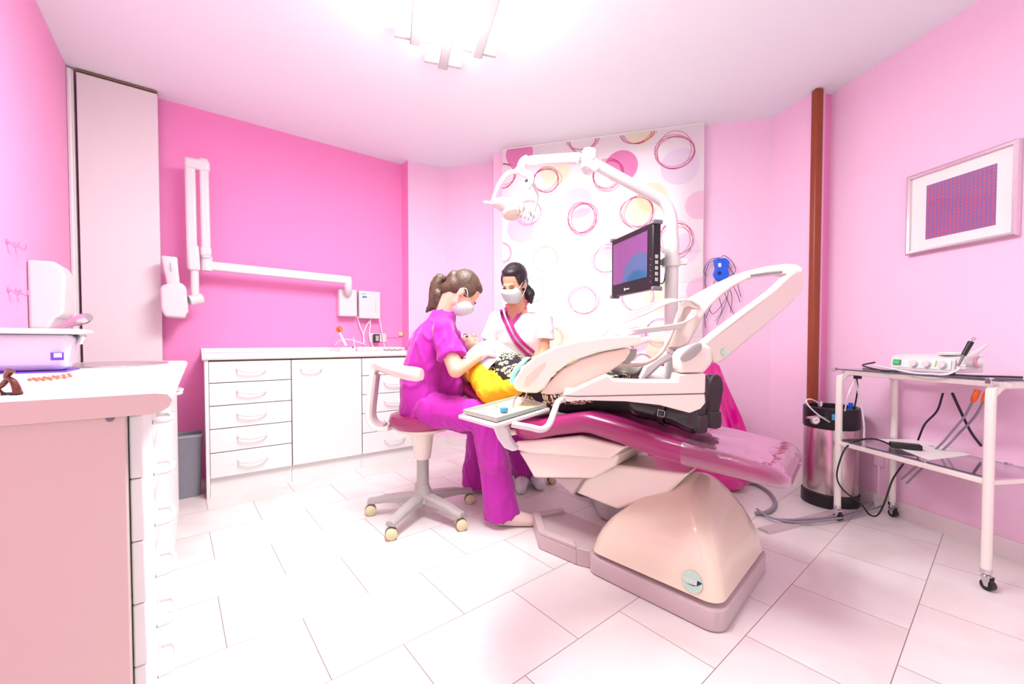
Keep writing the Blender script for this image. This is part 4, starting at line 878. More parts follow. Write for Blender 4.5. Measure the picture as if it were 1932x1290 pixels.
px_slab('table_arm', ((1146, 707), (1160, 717), (1200, 719), (1278, 720), (1281, 706), (1332, 704), (1331, 742), (1088, 747.5), (1060, 746), (1085, 735)), YA, .11, m_cream, UX, .006)
px_slab('arm_shell', ((1062, 747), (1088, 748.5), (1330, 743.5), (1331, 760), (1322, 771), (1302, 779), (1278, 773), (1245, 764), (1180, 757), (1100, 755), (1070, 758)), YA + .002, .105, m_cream, UX, .003)
# instrument bridge: lens shaped head
YT = 1.50
px_slab('bridge_shell', ((967, 728), (972, 712), (985, 692), (1010, 672), (1045, 654), (1090, 642), (1150, 634), (1208, 632), (1212, 640), (1208, 650), (1180, 655), (1130, 664), (1080, 680), (1045, 705), (1028, 732), (1014, 742), (990, 741), (975, 737)), YT, .26, m_cream, UX, .014)
m_peach = mat('peach_beige_plastic', (228, 204, 188), .25, coat=.4)
px_slab('bridge_body', ((1018, 742), (1034, 722), (1060, 697), (1095, 678), (1140, 664), (1188, 655), (1190, 664), (1180, 680), (1150, 702), (1110, 722), (1078, 741), (1040, 745)), YT + .01, .22, m_peach, UX, .012)
px_slab('bridge_recess', ((988, 727), (992, 712), (1010, 694), (1030, 681), (1029, 690), (1012, 712), (996, 728)), YT - .0015, .004, m_peach, UX, .001)
mb = MB(); mb.tube([at(966, 724, YT + .02), at(968, 708, YT + .03), at(978, 692, YT + .04), at(995, 675, YT + .06)], [.008, .010, .010, .006], 12, sm=4); tag(mb.build('silicone_pad', m_teal, UX), 'mint teal silicone pad')
mb = MB(); mb.tube([at(1192, 652, YT + .05), at(1206, 645, YT + .06), at(1222, 640, YT + .08)], .012, 12, sm=3); mb.build('rear_handle', m_wplas, UX)
# whip arms: hoses from a bracket on the upper arm down to the bridge
px_slab('whip_bracket', ((1284, 576), (1290, 566), (1300, 563), (1332, 578), (1331, 586), (1322, 587), (1300, 578), (1292, 580), (1262, 652), (1256, 655)), 1.94, .03, m_cream, UX, .005)
for i in range(4):
    yb = 1.60 + i * .05
    mb = MB(); mb.tube([at(1105 + i * 9, 637 - i * .5, yb), at(1165 + i * 3, 613 - i * 5, yb + .1), at(1225 + i * 2, 588 - i * 5, yb + .2), at(1262 + i * 2, 571 - i * 2, 1.92 + i * .02), at(1300, 566 + i * 3, 1.93 + i * .015), at(1318, 575 + i * 2, 1.93 + i * .01)], .006, 8, sm=5); mb.build('whip_rod', m_wplas, UX)
for i in range(4):
    mb = MB(); mb.tube([at(1314 - i * 2, 585, 1.925), at(1308 - i * 3, 598, 1.92), at(1285, 610 + i * 2, 1.9), at(1250, 616 + i * 2, 1.82), at(1200, 622 + i * 2, 1.7), at(1150 + i * 8, 630 + i, 1.62)], .006, 8, sm=5); mb.build('instrument_hose', m_wplas, UX)
mb = MB(); mb.tube([at(1166, 680, YT + .2), at(1190, 688, YT + .2), at(1220, 684, 1.8), at(1245, 668, 1.85), at(1262, 640, 1.88), at(1278, 600, 1.92)], .009, 10, sm=5); mb.build('supply_hose', m_peach, UX)
for i in range(4): mb = MB(); mb.tube([at(1188 + i * 4, 658, YT + .1), at(1186 + i * 4, 672, YT + .1), at(1176 + i * 3, 686, YT + .12)], .004, 8, sm=3); mb.build('hose_end', m_grey, UX)
# tray arm and tray
mb = MB(); mb.tube([at(1075, 736, 1.48), at(1074, 753, 1.46)], .02, 16); mb.build('arm_pivot', m_cream, UX)
mb = MB(); mb.tube([at(1066, 752, 1.45), at(1053, 758, 1.42), at(1046, 775, 1.38), at(1036, 800, 1.33), at(1022, 810, 1.30), at(1000, 806, 1.29), at(965, 800, 1.29)], .0105, 12, sm=6); mb.build('tray_arm', m_wplas, UX)
tz = .735; t0 = at(864, 782, 1.36); tz = t0.z
c1, c2, c3, c4 = flz(864, 781, tz), flz(934, 800, tz), flz(1038, 768, tz), flz(975, 751, tz)
mb = MB(); mb.prism([p + V((0, 0, -.016)) for p in (c1, c2, c3, c4)], (0, 0, .014)); mb.build('tray_table', m_wplas, UX, bevel=.005)
px_slab('tray_bracket', ((916, 796), (952, 802), (958, 812), (962, 830), (970, 842), (978, 850), (966, 852), (951, 846), (938, 828), (930, 808)), 1.31, .05, m_wplas, UX, .008)
tr_ = thing('instrument_tray', (c1 + c3) / 2, 'pale instrument tray on the white swivel bracket in front of the chair', 'tray')
cc_ = (c1 + c2 + c3 + c4) / 4; ins = [p.lerp(cc_, .10) for p in (c1, c2, c3, c4)]
m_tray = mat('pale_grey_tray', (182, 192, 176), .35); m_trin = mat('ivory_tray_liner', (216, 214, 168), .5)
mb = MB(); R = []
for k, z in ((.0, .001), (0, .014), (.05, .014), (.08, .004)): R.append([p.lerp(cc_, k) + V((0, 0, z)) for p in ins])
mb.rings(R); mb.build('rim', m_tray, tr_)
mb = MB(); mb.prism([p.lerp(cc_, .1) + V((0, 0, .0045)) for p in ins], (0, 0, .001)); mb.build('liner', m_trin, tr_)
q = flz(951, 777, tz + .008); mb = MB(); mb.lathe([(0, .001), (.014, .001), (.014, .013), (.013, .015), (0, .015)], q, seg=20); tag(mb.build('instrument_pot', m_lblue), 'small light blue round pot on the instrument tray', 'pot')
q = flz(938, 766, tz + .008); mb = MB(); mb.lathe([(0, .001), (.009, .001), (.009, .007), (0, .008)], q, seg=12); tag(mb.build('cotton_roll', m_wplas), 'small white and green bits at the back of the instrument tray', 'dental roll')
for i, (P, lab) in enumerate(((((968, 769, .007), (970, 757, .03), (976, 744, .06)), 'left upright steel instrument resting on the tray under the bridge'), (((985, 762, .007), (989, 752, .03), (994, 742, .05)), 'right upright steel instrument resting on the tray under the bridge'))):
    b_ = flz(P[0][0], P[0][1], tz + .007); mb = MB(); mb.tube([b_] + [at(u, v, b_.y + .01 * k) for k, (u, v, h) in enumerate(P[1:])], [.004, .0028, .004], 8, sm=3); tag(mb.build('hand_instrument', m_steel), lab, 'instrument')
# ================================================================== OPERATOR STOOLS
def stool(c, R_, ang0, zseat, label, arm=True, zpost=.3):
    t = thing('operator_stool', c, label, 'stool')
    mb = MB(); mb.lathe([(.0, zseat - .085), (.16, zseat - .085), (.182, zseat - .065), (.188, zseat - .04), (.18, zseat - .012), (.15, zseat), (0, zseat + .006)], c, seg=36); mb.build('seat', m_vinyl, t)
    mb = MB(); mb.lathe([(0, zseat - .11), (.12, zseat - .11), (.15, zseat - .1), (.152, zseat - .087), (0, zseat - .086)], c, seg=30); mb.build('seat_plate', m_cream, t)
    mb = MB(); mb.lathe([(0, zseat - .27), (.043, zseat - .27), (.048, zseat - .25), (.062, zseat - .14), (.085, zseat - .112), (0, zseat - .111)], c, seg=24); mb.build('column_cover', m_cream, t)
    mb = MB(); mb.lathe([(.0, .10), (.034, .10), (.034, zseat - .25), (0, zseat - .25)], c, seg=18); mb.build('column', m_grey, t)
    mb = MB(); mb.lathe([(0, .075), (.05, .075), (.07, .09), (.06, .12), (.042, .16), (.036, .18), (0, .18)], c, seg=24); mb.build('hub', m_grey, t)
    for k in range(5):
        a = math.radians(ang0 + 72 * k); d = V((math.cos(a), math.sin(a), 0)); n = V((-d.y, d.x, 0))
        R = []
        for f, w_, z0, z1 in ((.03, .035, .075, .135), (.12, .032, .08, .128), (.22, .03, .078, .115), (R_ - .03, .028, .07, .10), (R_ + .012, .026, .066, .094)):
            R.append([c + d * f + n * w_ * sx + V((0, 0, z)) for sx, z in ((-1, z0), (1, z0), (1, z1 - .012), (.6, z1), (-.6, z1), (-1, z1 - .012))])
        mb = MB(); mb.rings(R); lg = mb.build('base_leg', m_grey, t, bevel=.004)
        w_ = V((math.cos(a + 1.2 + k), math.sin(a + 1.2 + k), 0)); cc = c + d * R_ + V((0, 0, .03))
        if k in (1,): pass
        ax = V((.35, -.94, 0))
        mb = MB()
        for sgn in (-1, 1): mb.lathe([(.0, .006), (.026, .006), (.029, .01), (.029, .026), (.024, .03), (0, .031)], cc, ax * sgn, 20)
        cs = mb.build('caster', m_gold, t)
        mb = MB(); mb.lathe([(.031, .0), (.031, .0065), (.0, .0065)], cc - ax * .0032, ax, 20); mb.build('fork', m_dgrey, cs)
    return t
sc = V((-.515, 2.355, 0))
st = stool(sc, .305, 179, .60, 'magenta operator stool with curved white arm, under the dentist in purple', True)
def ap(u, v, Y): return at(u, v, Y)
mb = MB(); R = []
AR = [((736, 806), 2.30), ((716, 806), 2.30), ((703, 797), 2.30), ((698, 780), 2.30), ((701, 745), 2.30), ((705, 712), 2.30), ((706, 700), 2.30)]
Pth = catmull([ap(u, v, y) for (u, v), y in AR], 5)
n_ = len(Pth)
for i, p in enumerate(Pth):
    d = (Pth[min(i + 1, n_ - 1)] - Pth[max(i - 1, 0)]).normalized(); yv = V((0, 1, 0)); nn = d.cross(yv).normalized(); w_ = .045
    R.append([p + nn * .012 + yv * w_, p + nn * .017 + yv * w_ * .5, p + nn * .017 - yv * w_ * .5, p + nn * .012 - yv * w_, p - nn * .012 - yv * w_, p - nn * .012 + yv * w_])
mb.rings(R); mb.build('arm_support', m_cream, st, ang=50, bevel=.004)
mb = MB(); R = []
for i, p in enumerate(Pth[2:-3]):
    i += 2; d = (Pth[min(i + 1, n_ - 1)] - Pth[max(i - 1, 0)]).normalized(); yv = V((0, 1, 0)); nn = d.cross(yv).normalized(); p = p - nn * .018
    if (p - sc).length > 9: pass
    R.append([p + nn * .006 + yv * .04, p + nn * .006 - yv * .04, p - nn * .006 - yv * .038, p - nn * .006 + yv * .038])
mb.rings(R); mb.build('arm_lining', m_mauve, st)
mb = MB(); mb.tube([ap(704, 700, 2.31), ap(716, 688, 2.30), ap(732, 694, 2.24), ap(760, 702, 2.14), ap(784, 706, 2.08), ap(796, 706, 2.07)], [.025, .036, .036, .036, .038, .03], 14, sm=5); mb.build('arm_pad', m_cream, st)
sc2 = V((.06, 3.06, 0))
st2 = stool(sc2, .28, 250, .62, 'second magenta operator stool, mostly hidden behind the treatment chair under the assistant', False)
mb = MB()
for k in range(9): mb.lathe([(.03, 0), (.042, .008), (.03, .016)], sc2 + V((0, 0, .2 + k * .018)), seg=18)
mb.build('gaiter', m_grey, st2)
# ================================================================== MAGENTA FOIL COVERED SEAT
sk0 = V((1.30, 2.90, 0)); fo = None
mb = MB(); R = []
NN = 48
for z, hx_, hy_, amp in ((.0, .24, .14, .004), (.04, .30, .17, .006), (.12, .31, .18, .01), (.3, .315, .17, .014), (.5, .27, .15, .016), (.7, .225, .12, .016), (.84, .20, .09, .012), (.88, .16, .07, .006)):
    ring = []
    for k in range(NN):
        t = 2 * math.pi * k / NN; q = 1 + (amp / .2) * (math.sin(9 * t + z * 4) + .6 * math.sin(17 * t + 1))
        ring.append(sk0 + V((.86, -.5, 0)) * (math.cos(t) * hx_ * q * 1.1) + V((.5, .86, 0)) * (math.sin(t) * hy_ * q) + V((-z * .1, 0, z)))
    R.append(ring)
mb.rings(R); fo = mb.build('foil_sack', m_foil, None, ang=80); tag(fo, 'bright magenta glossy pleated sack standing on the floor behind the dental chair', 'sack')
# ================================================================== STEEL PRESSURE TANK
tc_ = V((1.985, 2.545, 0)); tk_ = thing('pressure_tank', tc_, 'stainless steel pressure tank with black rubber top and foot by the brown corner trim', 'tank')
rt = .142
mb = MB(); mb.lathe([(0, .001), (rt + .006, .001), (rt + .006, .075), (rt, .08), (0, .08)], tc_, seg=40); mb.build('rubber_foot', m_black, tk_)
mb = MB(); mb.lathe([(0, .08), (rt - .004, .081), (rt - .002, .09), (rt - .002, .47), (rt - .015, .49), (rt - .05, .5), (0, .502)], tc_, seg=48); mb.build('vessel', m_steel, tk_)
mb = MB(); mb.rings([[tc_ + V((math.cos(t * math.pi / 20) * r, math.sin(t * math.pi / 20) * r, z)) for t in range(40)] for r, z in ((rt - .001, .475), (rt + .002, .48), (rt + .002, .60), (rt - .01, .605), (rt - .02, .60), (rt - .02, .49))], caps=False, closed=True); mb.build('rubber_collar', m_black, tk_, ang=60)
mb = MB(); mb.lathe([(.05, .5), (.05, .53), (.03, .545), (0, .55)], tc_, seg=20); mb.build('lid', m_steel, tk_)
mb = MB(); mb.box(tc_ + V((-.07, -.128, .555)), (.04, .004, .035), ax=(1, -.5, 0)); mb.build('label', m_lblue, tk_)
g_ = at(1540, 793, 2.38); mb = MB(); mb.lathe([(.0, 0), (.022, 0), (.024, .006), (.024, .018), (0, .018)], g_ + V((0, .02, 0)), (0, -1, 0), 20); ga = mb.build('gauge', m_chrome, tk_)
mb = MB(); mb.lathe([(0, 0), (.019, 0), (.019, .001), (0, .001)], g_ + V((0, .0015, 0)), (0, -1, 0), 20); mb.build('dial', m_paper, ga)
mb = MB(); mb.box(g_ + V((0, -.0004, .003)), (.018, .001, .0025), ax=(1, 0, .4)); mb.build('needle', m_black, ga)
mb = MB(); mb.tube([at(1522, 788, 2.4), at(1545, 786, 2.41), at(1560, 790, 2.44), at(1572, 792, 2.47)], .008, 10, sm=3); mb.build('valve', m_chrome, tk_)
mb = MB(); mb.tube([at(1565, 796, 2.4), at(1545, 783, 2.38), at(1528, 768, 2.38), at(1521, 756, 2.4), at(1530, 753, 2.43), at(1545, 760, 2.47)], .004, 8, sm=5); mb.build('air_line', m_wirew, tk_)
mb = MB(); mb.tube([at(1548, 766, 2.5), at(1548, 756, 2.5)], .014, 12); mb.build('fitting', m_chrome, tk_)
mb = MB(); mb.tube([tc_ + V((.08, -.05, .58)), tc_ + V((.08, -.05, .63))], .012, 10); mb.build('fitting', m_blue, tk_)
# ================================================================== TROLLEY
f1 = V((1.83, 2.29, 0)); Tn = V((.087, -.64, 0)); Tl = .655; Tn.normalize(); Tw = V((-Tn.y, Tn.x, 0)); 
if Tw.x < 0: Tw = -Tw
Td = .355
def TP(a, b, z): return f1 + Tn * a + Tw * b + V((0, 0, z))      # a toward camera, b toward the wall
tl = thing('trolley', TP(.3, .17, 0), 'white tubular steel trolley with two glass shelves along the right wall', 'trolley')
ZG = .845; ZS = .435; rr = .0165
m_enam = mat('white_enamel_tube', (242, 232, 224), .25, coat=.4)
for a in (0, Tl):
    P = [TP(a, 0, .075), TP(a, 0, ZG - .09), TP(a, .012, ZG - .05), TP(a, .05, ZG - .022), TP(a, .1, ZG - .018), TP(a, Td - .1, ZG - .018), TP(a, Td - .05, ZG - .022), TP(a, Td - .012, ZG - .05), TP(a, Td, ZG - .09), TP(a, Td, .075)]
    mb = MB(); mb.tube(P, rr, 16, sm=4); mb.build('leg_frame', m_enam, tl)
for z, nm_ in ((ZG - .018, 'top_rail'), (ZS, 'shelf_rail')):
    for b in ((.055, Td - .055) if z > .6 else (.0, Td)):
        mb = MB(); mb.box(TP(Tl / 2, b, z), (Tl + (.06 if z > .6 else 0), .02, .022), ax=Tn); mb.build(nm_, m_enam, tl, bevel=.003)
    if z < .6:
        for a in (0, Tl): mb = MB(); mb.box(TP(a, Td / 2, z), (Td, .018, .02), ax=Tw); mb.build(nm_, m_enam, tl, bevel=.003)
for a in (-.02, Tl + .02): mb = MB(); mb.box(TP(a, Td / 2, ZG - .018), (Td - .09, .018, .022), ax=Tw); mb.build('top_rail', m_enam, tl, bevel=.003)
mb = MB(); mb.prism([TP(-.03, -.01, ZG), TP(Tl + .04, -.01, ZG), TP(Tl + .04, Td + .0, ZG), TP(-.03, Td + .0, ZG)], (0, 0, .006)); gl = mb.build('glass_shelf', m_glass, tl, flat=True)
mb = MB()
for P_, Q_ in (((-.03, -.01), (Tl + .04, -.01)), ((-.03, -.01), (-.03, Td)), ((Tl + .04, -.01), (Tl + .04, Td))): mb.tube([TP(P_[0], P_[1], ZG + .003), TP(Q_[0], Q_[1], ZG + .003)], .0032, 6)
m_gedge = mat('dark_glass_edge', (64, 78, 92), .2); mb.build('glass_edge', m_gedge, tl)
mb = MB(); mb.prism([TP(-.01, .015, ZS + .012), TP(Tl + .01, .015, ZS + .012), TP(Tl + .01, Td - .015, ZS + .012), TP(-.01, Td - .015, ZS + .012)], (0, 0, .005)); mb.build('glass_shelf', m_glass, tl, flat=True)
mb = MB(); mb.tube([TP(0, .014, ZS + .0145), TP(Tl, .014, ZS + .0145)], .003, 6); mb.tube([TP(0, Td - .016, ZS + .0145), TP(Tl, Td - .016, ZS + .0145)], .003, 6); mb.build('glass_edge', m_gedge, tl)
for a, b, z in ((-.025, -.008, ZG), (Tl + .0, -.008, ZG), (.14, .008, ZS + .01), (.42, .008, ZS + .01), (.2, Td - .01, ZS + .01), (.5, Td - .01, ZS + .01)):
    mb = MB(); mb.box(TP(a, b, z), (.02, .016, .024), ax=Tn); mb.build('clip', m_chrome, tl, bevel=.002)
for a in (0, Tl):
    for b in (0, Td):
        mb = MB(); mb.lathe([(0, .055), (.013, .055), (.014, .062), (.018, .066), (.018, .084), (0, .084)], TP(a, b, 0), seg=14); cst = mb.build('caster', m_chrome, tl)
        mb = MB(); mb.tube([TP(a + .008, b - .011, .022), TP(a + .008, b + .011, .022)], .0215, 16); mb.build('wheel', m_black, cst)
        mb = MB(); mb.prism([TP(a + x_, b - .0155, z_) for x_, z_ in ((-.01, .056), (.02, .056), (.016, .018), (.004, .018))], Tw * .003); mb.build('fork', m_chrome, cst)
        mb = MB(); mb.prism([TP(a + x_, b + .0125, z_) for x_, z_ in ((-.01, .056), (.02, .056), (.016, .018), (.004, .018))], Tw * .003); mb.build('fork', m_chrome, cst)
# scaler unit on the trolley
z0 = ZG + .0065; tpt = lambda u, b, z: (lambda p: V((p.x, p.y, z)))(onp(u, 700, TP(0, b, 0), Tw))
q1 = tpt(1678, .09, z0); q2 = tpt(1800, .09, z0)
dv = (q2 - q1); dv.z = 0; dl = dv.length; dv.normalize(); dn = V((-dv.y, dv.x, 0)); 
if dn.y < 0: dn = -dn
de = thing('scaler_unit', q1 + dv * dl / 2, 'white dental scaler box with green display and three knobs on the trolley top', 'dental device')
def QP(a, b, z): return q1 + dv * a + dn * b + V((0, 0, z))
mb = MB(); pf_ = [(0, .010), (.006, .070), (.03, .084), (.15, .090), (.16, .08), (.16, .010)]; mb.rings([[QP(0, b, z) for b, z in pf_], [QP(dl, b, z) for b, z in pf_]]); mb.build('housing', m_wplas, de, bevel=.005, seg=3)
mb = MB(); mb.prism([QP(.012, -.0008, .022), QP(dl - .012, -.0008, .022), QP(dl - .012, .0022, .064), QP(.012, .0022, .064)], dn * -.001); mb.build('front_panel', mat('pale_mint_panel', (224, 240, 234), .35), de)
mb = MB(); mb.prism([QP(.02, -.003, .034), QP(.056, -.003, .034), QP(.056, 0, .060), QP(.02, 0, .060)], dn * -.003); dsp = mb.build('display', m_dgrey, de)
mb = MB(); mb.prism([QP(.025, -.0065, .039), QP(.051, -.0065, .039), QP(.051, -.0045, .055), QP(.025, -.0045, .055)], dn * -.001); mb.build('green_light', m_green, dsp)
for f in (.42, .62, .85): mb = MB(); mb.lathe([(0, 0), (.016, 0), (.015, .013), (0, .014)], QP(dl * f, -.002, .046), -dn, 18); mb.build('knob', m_wplas, de)
mb = MB(); mb.prism([QP(dl * .73, -.003, .034), QP(dl * .745, -.003, .034), QP(dl * .76, -.001, .062), QP(dl * .745, -.001, .062)], -dn * .001); mb.build('lime_mark', mat('lime_print', (190, 215, 120), .4), de)
mb = MB(); mb.lathe([(0, .088), (.055, .088), (.058, .096), (.055, .102), (0, .103)], QP(dl * .83, .07, 0), seg=26); mb.build('top_cap', m_wplas, de)
for a in (.02, dl - .02): mb = MB(); mb.lathe([(0, .0), (.01, 0), (.01, .009), (0, .009)], QP(a, .02, 0), seg=10); mb.build('foot', m_black, de)
# black-gripped instrument leaning in its holder, and the light gun
q = tpt(1830, .12, z0); t = thing('curing_gun', q, 'white pistol-shaped curing lamp with pink end cap at the right of the trolley top', 'curing lamp')
Yg = q.y
mb = MB(); mb.tube([at(1812, 682, Yg), at(1848, 683, Yg - .02)], [.022, .026], 18); mb.build('barrel', m_wplas, t)
mb = MB(); mb.lathe([(0, 0), (.026, 0), (.025, .003), (0, .003)], at(1845, 683, Yg - .03), (.25, -.9, 0), 20); tag(mb.build('end_cap', mat('pink_cap', (226, 150, 180), .35), t), 'pink end cap')
mb = MB(); mb.tube([at(1828, 676, Yg), at(1846, 662, Yg + .02), at(1862, 650, Yg + .04)], [.016, .010, .006], 12); mb.build('nozzle', m_wplas, t)
mb = MB(); mb.box(at(1825, 694, Yg) + V((0, 0, .0)), (.06, .04, .014)); mb.build('stand', m_wplas, t, bevel=.004)
t = thing('probe_holder', tpt(1806, .07, z0), 'black-gripped probe with wire loop tip leaning on the scaler box', 'instrument')
mb = MB(); mb.tube([at(1808, 690, Yg - .03), at(1818, 670, Yg - .03)], [.004, .006], 10); mb.build('shaft', m_dgrey, t)
mb = MB(); mb.tube([at(1818, 670, Yg - .03), at(1832, 645, Yg - .03)], [.009, .0105], 12); mb.build('grip', m_black, t)
mb = MB(); mb.tube([at(1833, 643, Yg - .03), at(1836, 636, Yg - .03), at(1842, 638, Yg - .03), at(1837, 642, Yg - .03)], .0014, 6, closed=True); mb.build('wire_loop', m_dgrey, t)
# cables on trolley
def cab(P, r, m_, lab, grp=None): mb = MB(); mb.tube(P, r, 8, sm=5); o = mb.build('cable', m_); tag(o, lab, 'cable', grp); return o
zc = ZG + .011
cab([TP(.02, .2, zc + .03), TP(.04, .1, zc + .015)] + [tpt(u, b, zc) for u, b in ((1660, .03), (1690, .035), (1740, .045), (1780, .045), (1840, .05), (1890, .12), (1930, .16))], .0045, m_wirek, 'black cable running along the whole trolley top')
cab([tpt(u, b, zc + h) for u, b, h in ((1650, .08, .02), (1680, .05, .01), (1720, .015, 0), (1755, .012, 0), (1790, .03, .004))] + [at(1822, 688, Yg - .04)], .004, m_wirew, 'pale cable looping from the curing lamp across the trolley top')
cab([tpt(u, b, zc - .001) for u, b in ((1628, .1), (1645, .04), (1670, .03), (1690, .06))], .003, m_wirek, 'thin black cable at the left end of the trolley top')
for i, (P, r, m_, lab) in enumerate((
    (((1779, 742, 1.95), (1768, 775, 2.0), (1745, 800, 2.06), (1732, 830, 2.1)), .0045, m_wirek, 'black cable dropping from the trolley top towards the wall'),
    (((1797, 742, 1.9), (1812, 775, 1.93), (1832, 815, 1.97), (1853, 843, 2.0)), .0055, m_wirek, 'thick black cable slanting down right behind the trolley'),
    (((1616, 712, 2.28), (1618, 735, 2.3), (1612, 770, 2.4), (1610, 780, 2.42)), .004, m_wirek, 'black cable from the trolley top down to the steel tank'),
    (((1612, 718, 2.28), (1600, 745, 2.26), (1594, 775, 2.3)), .004, m_wirew, 'pale tube beside the left trolley leg'),
    (((1614, 718, 2.28), (1624, 760, 2.3), (1630, 800, 2.3), (1630, 826, 2.3)), .0045, m_wirew, 'pale tube hanging to the lower trolley shelf'),
    (((1838, 752, 1.85), (1820, 785, 1.92), (1795, 815, 2.0), (1775, 838, 2.06), (1740, 870, 2.15), (1700, 905, 2.2)), .005, m_wire, 'grey hose with orange connector, left of the pair behind the trolley'),
    (((1858, 752, 1.83), (1840, 785, 1.9), (1812, 815, 1.98), (1786, 842, 2.04), (1750, 874, 2.13), (1710, 912, 2.19)), .005, m_wire, 'grey hose with orange connector, right of the pair behind the trolley'))):
    o = cab([at(u, v, y) for u, v, y in P], r, m_, lab)
    if i >= 5:
        u, v, y = P[0]; mb = MB(); mb.tube([at(u + 7, v - 16, y), at(u, v, y), at(u - 3, v + 6, y)], [.011, .011, .008], 10); mb.build('orange_connector', m_orange, o)
mb = MB(); mb.box(at(1618, 711, 2.27), (.03, .02, .02)); tag(mb.build('cable_plug', m_black), 'small black plug hanging under the left end of the trolley top', 'plug')
# lower shelf: paper and adaptor
zs_ = ZS + .0175
mb = MB(); mb.prism([flz(u, v, zs_) for u, v in ((1652, 828), (1752, 868), (1832, 858), (1734, 829))], (0, 0, .001)); tag(mb.build('paper_sheet', m_paper, flat=True), 'white paper sheet lying on the lower glass shelf', 'paper')
q = flz(1708, 846, zs_ + .0015); mb = MB(); mb.box(q + V((0, 0, .014)), (.12, .05, .026), ax=(.75, -.5, 0)); ao = mb.build('laptop_adaptor', m_black, bevel=.005); tag(ao, 'black power brick on the lower trolley shelf', 'power adaptor')
mb = MB(); mb.tube([q + V((-.05, .03, .015)), at(1650, 828, q.y + .03), at(1622, 830, 2.24), at(1598, 842, 2.22), at(1585, 868, 2.22), at(1579, 900, 2.24), at(1592, 925, 2.26), at(1624, 950, 2.28), at(1640, 970, 2.28), at(1655, 972, 2.2), at(1668, 950, 2.16), at(1684, 905, 2.16), at(1704, 875, 2.2)], .0042, 8, sm=6); mb.build('cord', m_wirek, ao)
# wall plate low on right wall
c = rw(1660, 868, 0); mb = MB(); mb.box(c + MD * .006, (.06, .012, .07), ax=GD, ay=-MD); so = mb.build('wall_plate', m_pink, bevel=.003); tag(so, 'pink painted wall plate low on the right wall behind the trolley', 'wall plate')
mb = MB(); mb.tube([c + MD * .006 + V((0, 0, -.035)), c + MD * .006 + V((0, 0, -c.z + .05))], .007, 8); mb.build('conduit', m_pink, so)
# floor duct and hoses
d0 = flz(1440, 1003); d1 = flz(1618, 958); d0.z = d1.z = 0; dd = (d1 - d0).normalized(); dn_ = V((-dd.y, dd.x, 0))
mb = MB(); d1b = d1 + dd * .15; mb.rings([[p + dn_ * o + V((0, 0, z)) for o, z in ((-.035, .001), (.035, .001), (.024, .014), (-.024, .014))] for p in (d0, d1b)]); tag(mb.build('floor_duct', m_mauve), 'flat mauve grey cable duct on the floor from the chair base to the tank', 'cable duct')
fh = [((1388, 912), (1420, 912), (1448, 926), (1462, 945), (1458, 960), (1440, 968), (1425, 968)), ((1428, 960), (1450, 974), (1490, 984), (1540, 983), (1590, 976), (1640, 962), (1672, 952)), ((1430, 964), (1460, 978), (1500, 980), (1560, 976), (1610, 966), (1650, 946), (1690, 925))]
for P, r, z, lab in zip(fh, (.011, .006, .006), (.013, .022, .024), ('thick grey suction hose curling on the floor behind the chair base', 'thin grey hose on the floor, the one nearer the camera', 'thin grey hose on the floor, the one nearer the tank')):
    mb = MB(); mb.tube([flz(u, v, z) for u, v in P], r, 10, sm=5); tag(mb.build('hose', m_wire), lab, 'hose')
# ================================================================== PEOPLE
def HF(c, f, up):
    f = V(f).normalized(); up = V(up); up = (up - f * up.dot(f)).normalized(); x = f.cross(up)
    return lambda a, b, d: V(c) + x * a + f * b + up * d, x, f, up
def head_prims(mb, c, f, up, sc=1.0):
    P, x, f, up = HF(c, f, up)
    def e(a, b, d, r): mb.ell(P(a * sc, b * sc, d * sc), tuple(k * sc for k in r), ax=x, az=up, seg=20)
    e(0, -.012, .035, (.072, .093, .085)); e(0, .03, -.02, (.060, .062, .078)); e(0, .045, -.078, (.040, .040, .034)); e(0, .02, -.055, (.052, .05, .045))
    e(0, .078, .018, (.045, .014, .010))                    # brow
    mb.cap(P(0, .088 * sc, .008 * sc), P(0, .108 * sc, -.030 * sc), .007 * sc, .012 * sc)
    for s in (-1, 1):
        e(s * .012, .098, -.034, (.009, .009, .007)); e(s * .035, .068, -.022, (.02, .02, .018))
        e(s * .073, -.004, -.008, (.007, .018, .030)); e(s * .078, -.012, -.002, (.005, .013, .022))
    e(0, .088, -.060, (.022, .010, .006)); e(0, .086, -.070, (.018, .010, .006))
    return P, x, f, up
def face_parts(par, P, x, f, up, brow, open_=False, lips=False):
    for s in (-1, 1):
        mb = MB(); mb.ell(P(s * .031, .083, .0), (.012, .008, .006), ax=x, az=up, seg=14); ey = mb.build('eye', mat_eye if open_ else brow, par)
        if open_:
            mb = MB(); mb.ell(P(s * .031, .090, -.001), (.005, .002, .005), ax=x, az=up, seg=10); mb.build('iris', brow, ey)
        mb = MB(); mb.tube([P(s * .016, .092, .019), P(s * .032, .090, .025), P(s * .048, .080, .019)], [.0025, .003, .0015], 6, sm=3); mb.build('eyebrow', brow, par)
mat_eye = mat('eye_white', (240, 236, 232), .2)
